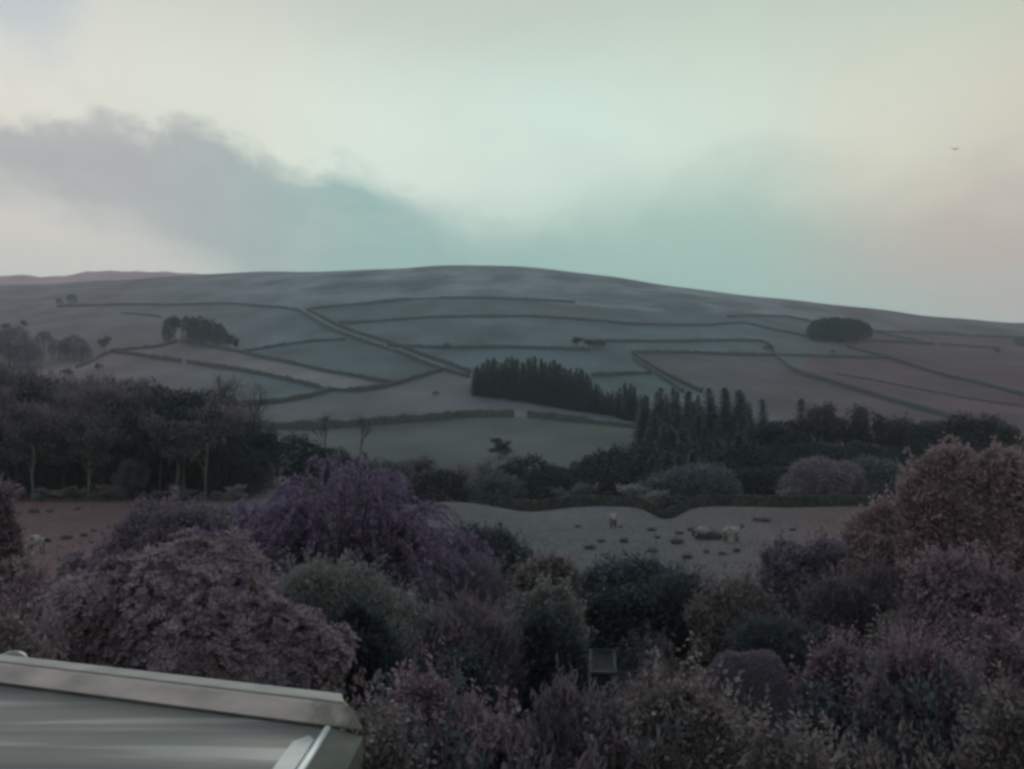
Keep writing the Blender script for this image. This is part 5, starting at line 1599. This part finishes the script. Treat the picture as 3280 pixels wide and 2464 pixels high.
# ------------------------------------------------------------------ cold frame in the garden
def cold_frame():
    c = at(1893, 2100, 21.6)
    root = empty('cold_frame', c, 'dark timber cold frame with a sloping glazed lid on the garden floor', 'cold frame')
    root.rotation_euler = (0, 0, -0.10)
    wood = rough_mat('dark_green_timber', (0.018, 0.026, 0.024), (0.04, 0.052, 0.046), 5, bump=0.2, stretch=(0.5, 1, 4))
    pale = rough_mat('worn_green_frame', (0.045, 0.062, 0.064), (0.085, 0.105, 0.105), 6, bump=0.1)
    glass, nt, b = nodes_of('dusty_glass')
    b.inputs['Base Color'].default_value = (0.035, 0.055, 0.05, 1)
    b.inputs['Roughness'].default_value = 0.5
    b.inputs['Specular IOR Level'].default_value = 0.06
    b.inputs['Alpha'].default_value = 0.75
    nz = nt.nodes.new('ShaderNodeTexNoise'); nz.inputs['Scale'].default_value = 4
    rp = nt.nodes.new('ShaderNodeValToRGB'); rp.color_ramp.elements[0].color = (0.008, 0.014, 0.012, 1); rp.color_ramp.elements[1].color = (0.022, 0.032, 0.028, 1)
    nt.links.new(nz.outputs[0], rp.inputs[0]); nt.links.new(rp.outputs[0], b.inputs['Base Color'])
    W, D, hf, hb = 1.25, 1.6, 0.52, 0.66

    def box(name, x0, x1, y0, y1, za0, za1, zb0, zb1, mat, par=root):
        """Box whose bottom/top run from za at y0 to zb at y1."""
        V = [(x0, y0, za0), (x1, y0, za0), (x1, y1, zb0), (x0, y1, zb0), (x0, y0, za1), (x1, y0, za1), (x1, y1, zb1), (x0, y1, zb1)]
        F = [(3, 2, 1, 0), (4, 5, 6, 7), (0, 1, 5, 4), (1, 2, 6, 5), (2, 3, 7, 6), (3, 0, 4, 7)]
        me = bpy.data.meshes.new(name); me.from_pydata(V, [], F); me.update()
        return obj(name, me, mat, par)
    for k in range(3):
        z0 = -0.05 + k * 0.185
        box('plank', -W / 2, W / 2, -D / 2, -D / 2 + 0.03, z0, z0 + 0.175, z0, z0 + 0.175, wood)
        box('plank', -W / 2, W / 2, D / 2 - 0.03, D / 2, z0 * 1.45, z0 * 1.45 + 0.25, z0 * 1.45, z0 * 1.45 + 0.25, wood)
        for s in (-1, 1):
            a = s * (W / 2 - 0.015)
            box('plank', a - 0.014, a + 0.014, -D / 2 + 0.032, D / 2 - 0.032, z0, z0 + 0.175, z0 * 1.45, z0 * 1.45 + 0.25, wood)
    lid = box('lid_frame', -W / 2 - 0.03, W / 2 + 0.03, -D / 2 - 0.04, -D / 2 + 0.03, hf, hf + 0.05, hf + 0.015, hf + 0.065, pale)
    sl = (hb - hf) / D
    zz = lambda y: hf + sl * (y + D / 2)
    box('rail', -W / 2 - 0.03, W / 2 + 0.03, D / 2 - 0.05, D / 2 + 0.02, zz(D / 2 - 0.05), zz(D / 2 - 0.05) + 0.05, zz(D / 2 + 0.02), zz(D / 2 + 0.02) + 0.05, pale, lid)
    for x in (-W / 2 + 0.005, -0.02, W / 2 - 0.045):
        box('rail', x - 0.03, x + 0.04, -D / 2 + 0.031, D / 2 - 0.051, zz(-D / 2 + 0.031), zz(-D / 2 + 0.031) + 0.048, zz(D / 2 - 0.051), zz(D / 2 - 0.051) + 0.048, pale, lid)
    for x0, x1 in ((-W / 2 + 0.046, -0.051), (0.021, W / 2 - 0.076)):
        box('pane', x0, x1, -D / 2 + 0.032, D / 2 - 0.052, zz(-D / 2 + 0.032) + 0.02, zz(-D / 2 + 0.032) + 0.026, zz(D / 2 - 0.052) + 0.02, zz(D / 2 - 0.052) + 0.026, glass, lid)


cold_frame()


# ------------------------------------------------------------------ air
def haze():
    x0, x1, y0, y1, z0, z1 = -2700, 2700, -120, 2720, -12, 345
    V = [(x0, y0, z0), (x1, y0, z0), (x1, y1, z0), (x0, y1, z0), (x0, y0, z1), (x1, y0, z1), (x1, y1, z1), (x0, y1, z1)]
    F = [(3, 2, 1, 0), (4, 5, 6, 7), (0, 1, 5, 4), (1, 2, 6, 5), (2, 3, 7, 6), (3, 0, 4, 7)]
    me = bpy.data.meshes.new('haze'); me.from_pydata(V, [], F); me.update()
    mt = bpy.data.materials.new('haze'); mt.use_nodes = True
    nt = mt.node_tree
    nt.nodes.clear()
    out = nt.nodes.new('ShaderNodeOutputMaterial')
    pv = nt.nodes.new('ShaderNodeVolumePrincipled')
    pv.inputs['Color'].default_value = (0.78, 0.94, 1.0, 1)
    pv.inputs['Density'].default_value = 0.00023
    pv.inputs['Anisotropy'].default_value = 0.2
    nt.links.new(pv.outputs[0], out.inputs['Volume'])
    o = obj('haze', me, mt)
    o['kind'] = 'stuff'
    o['label'] = 'thin damp haze filling the valley air'


haze()
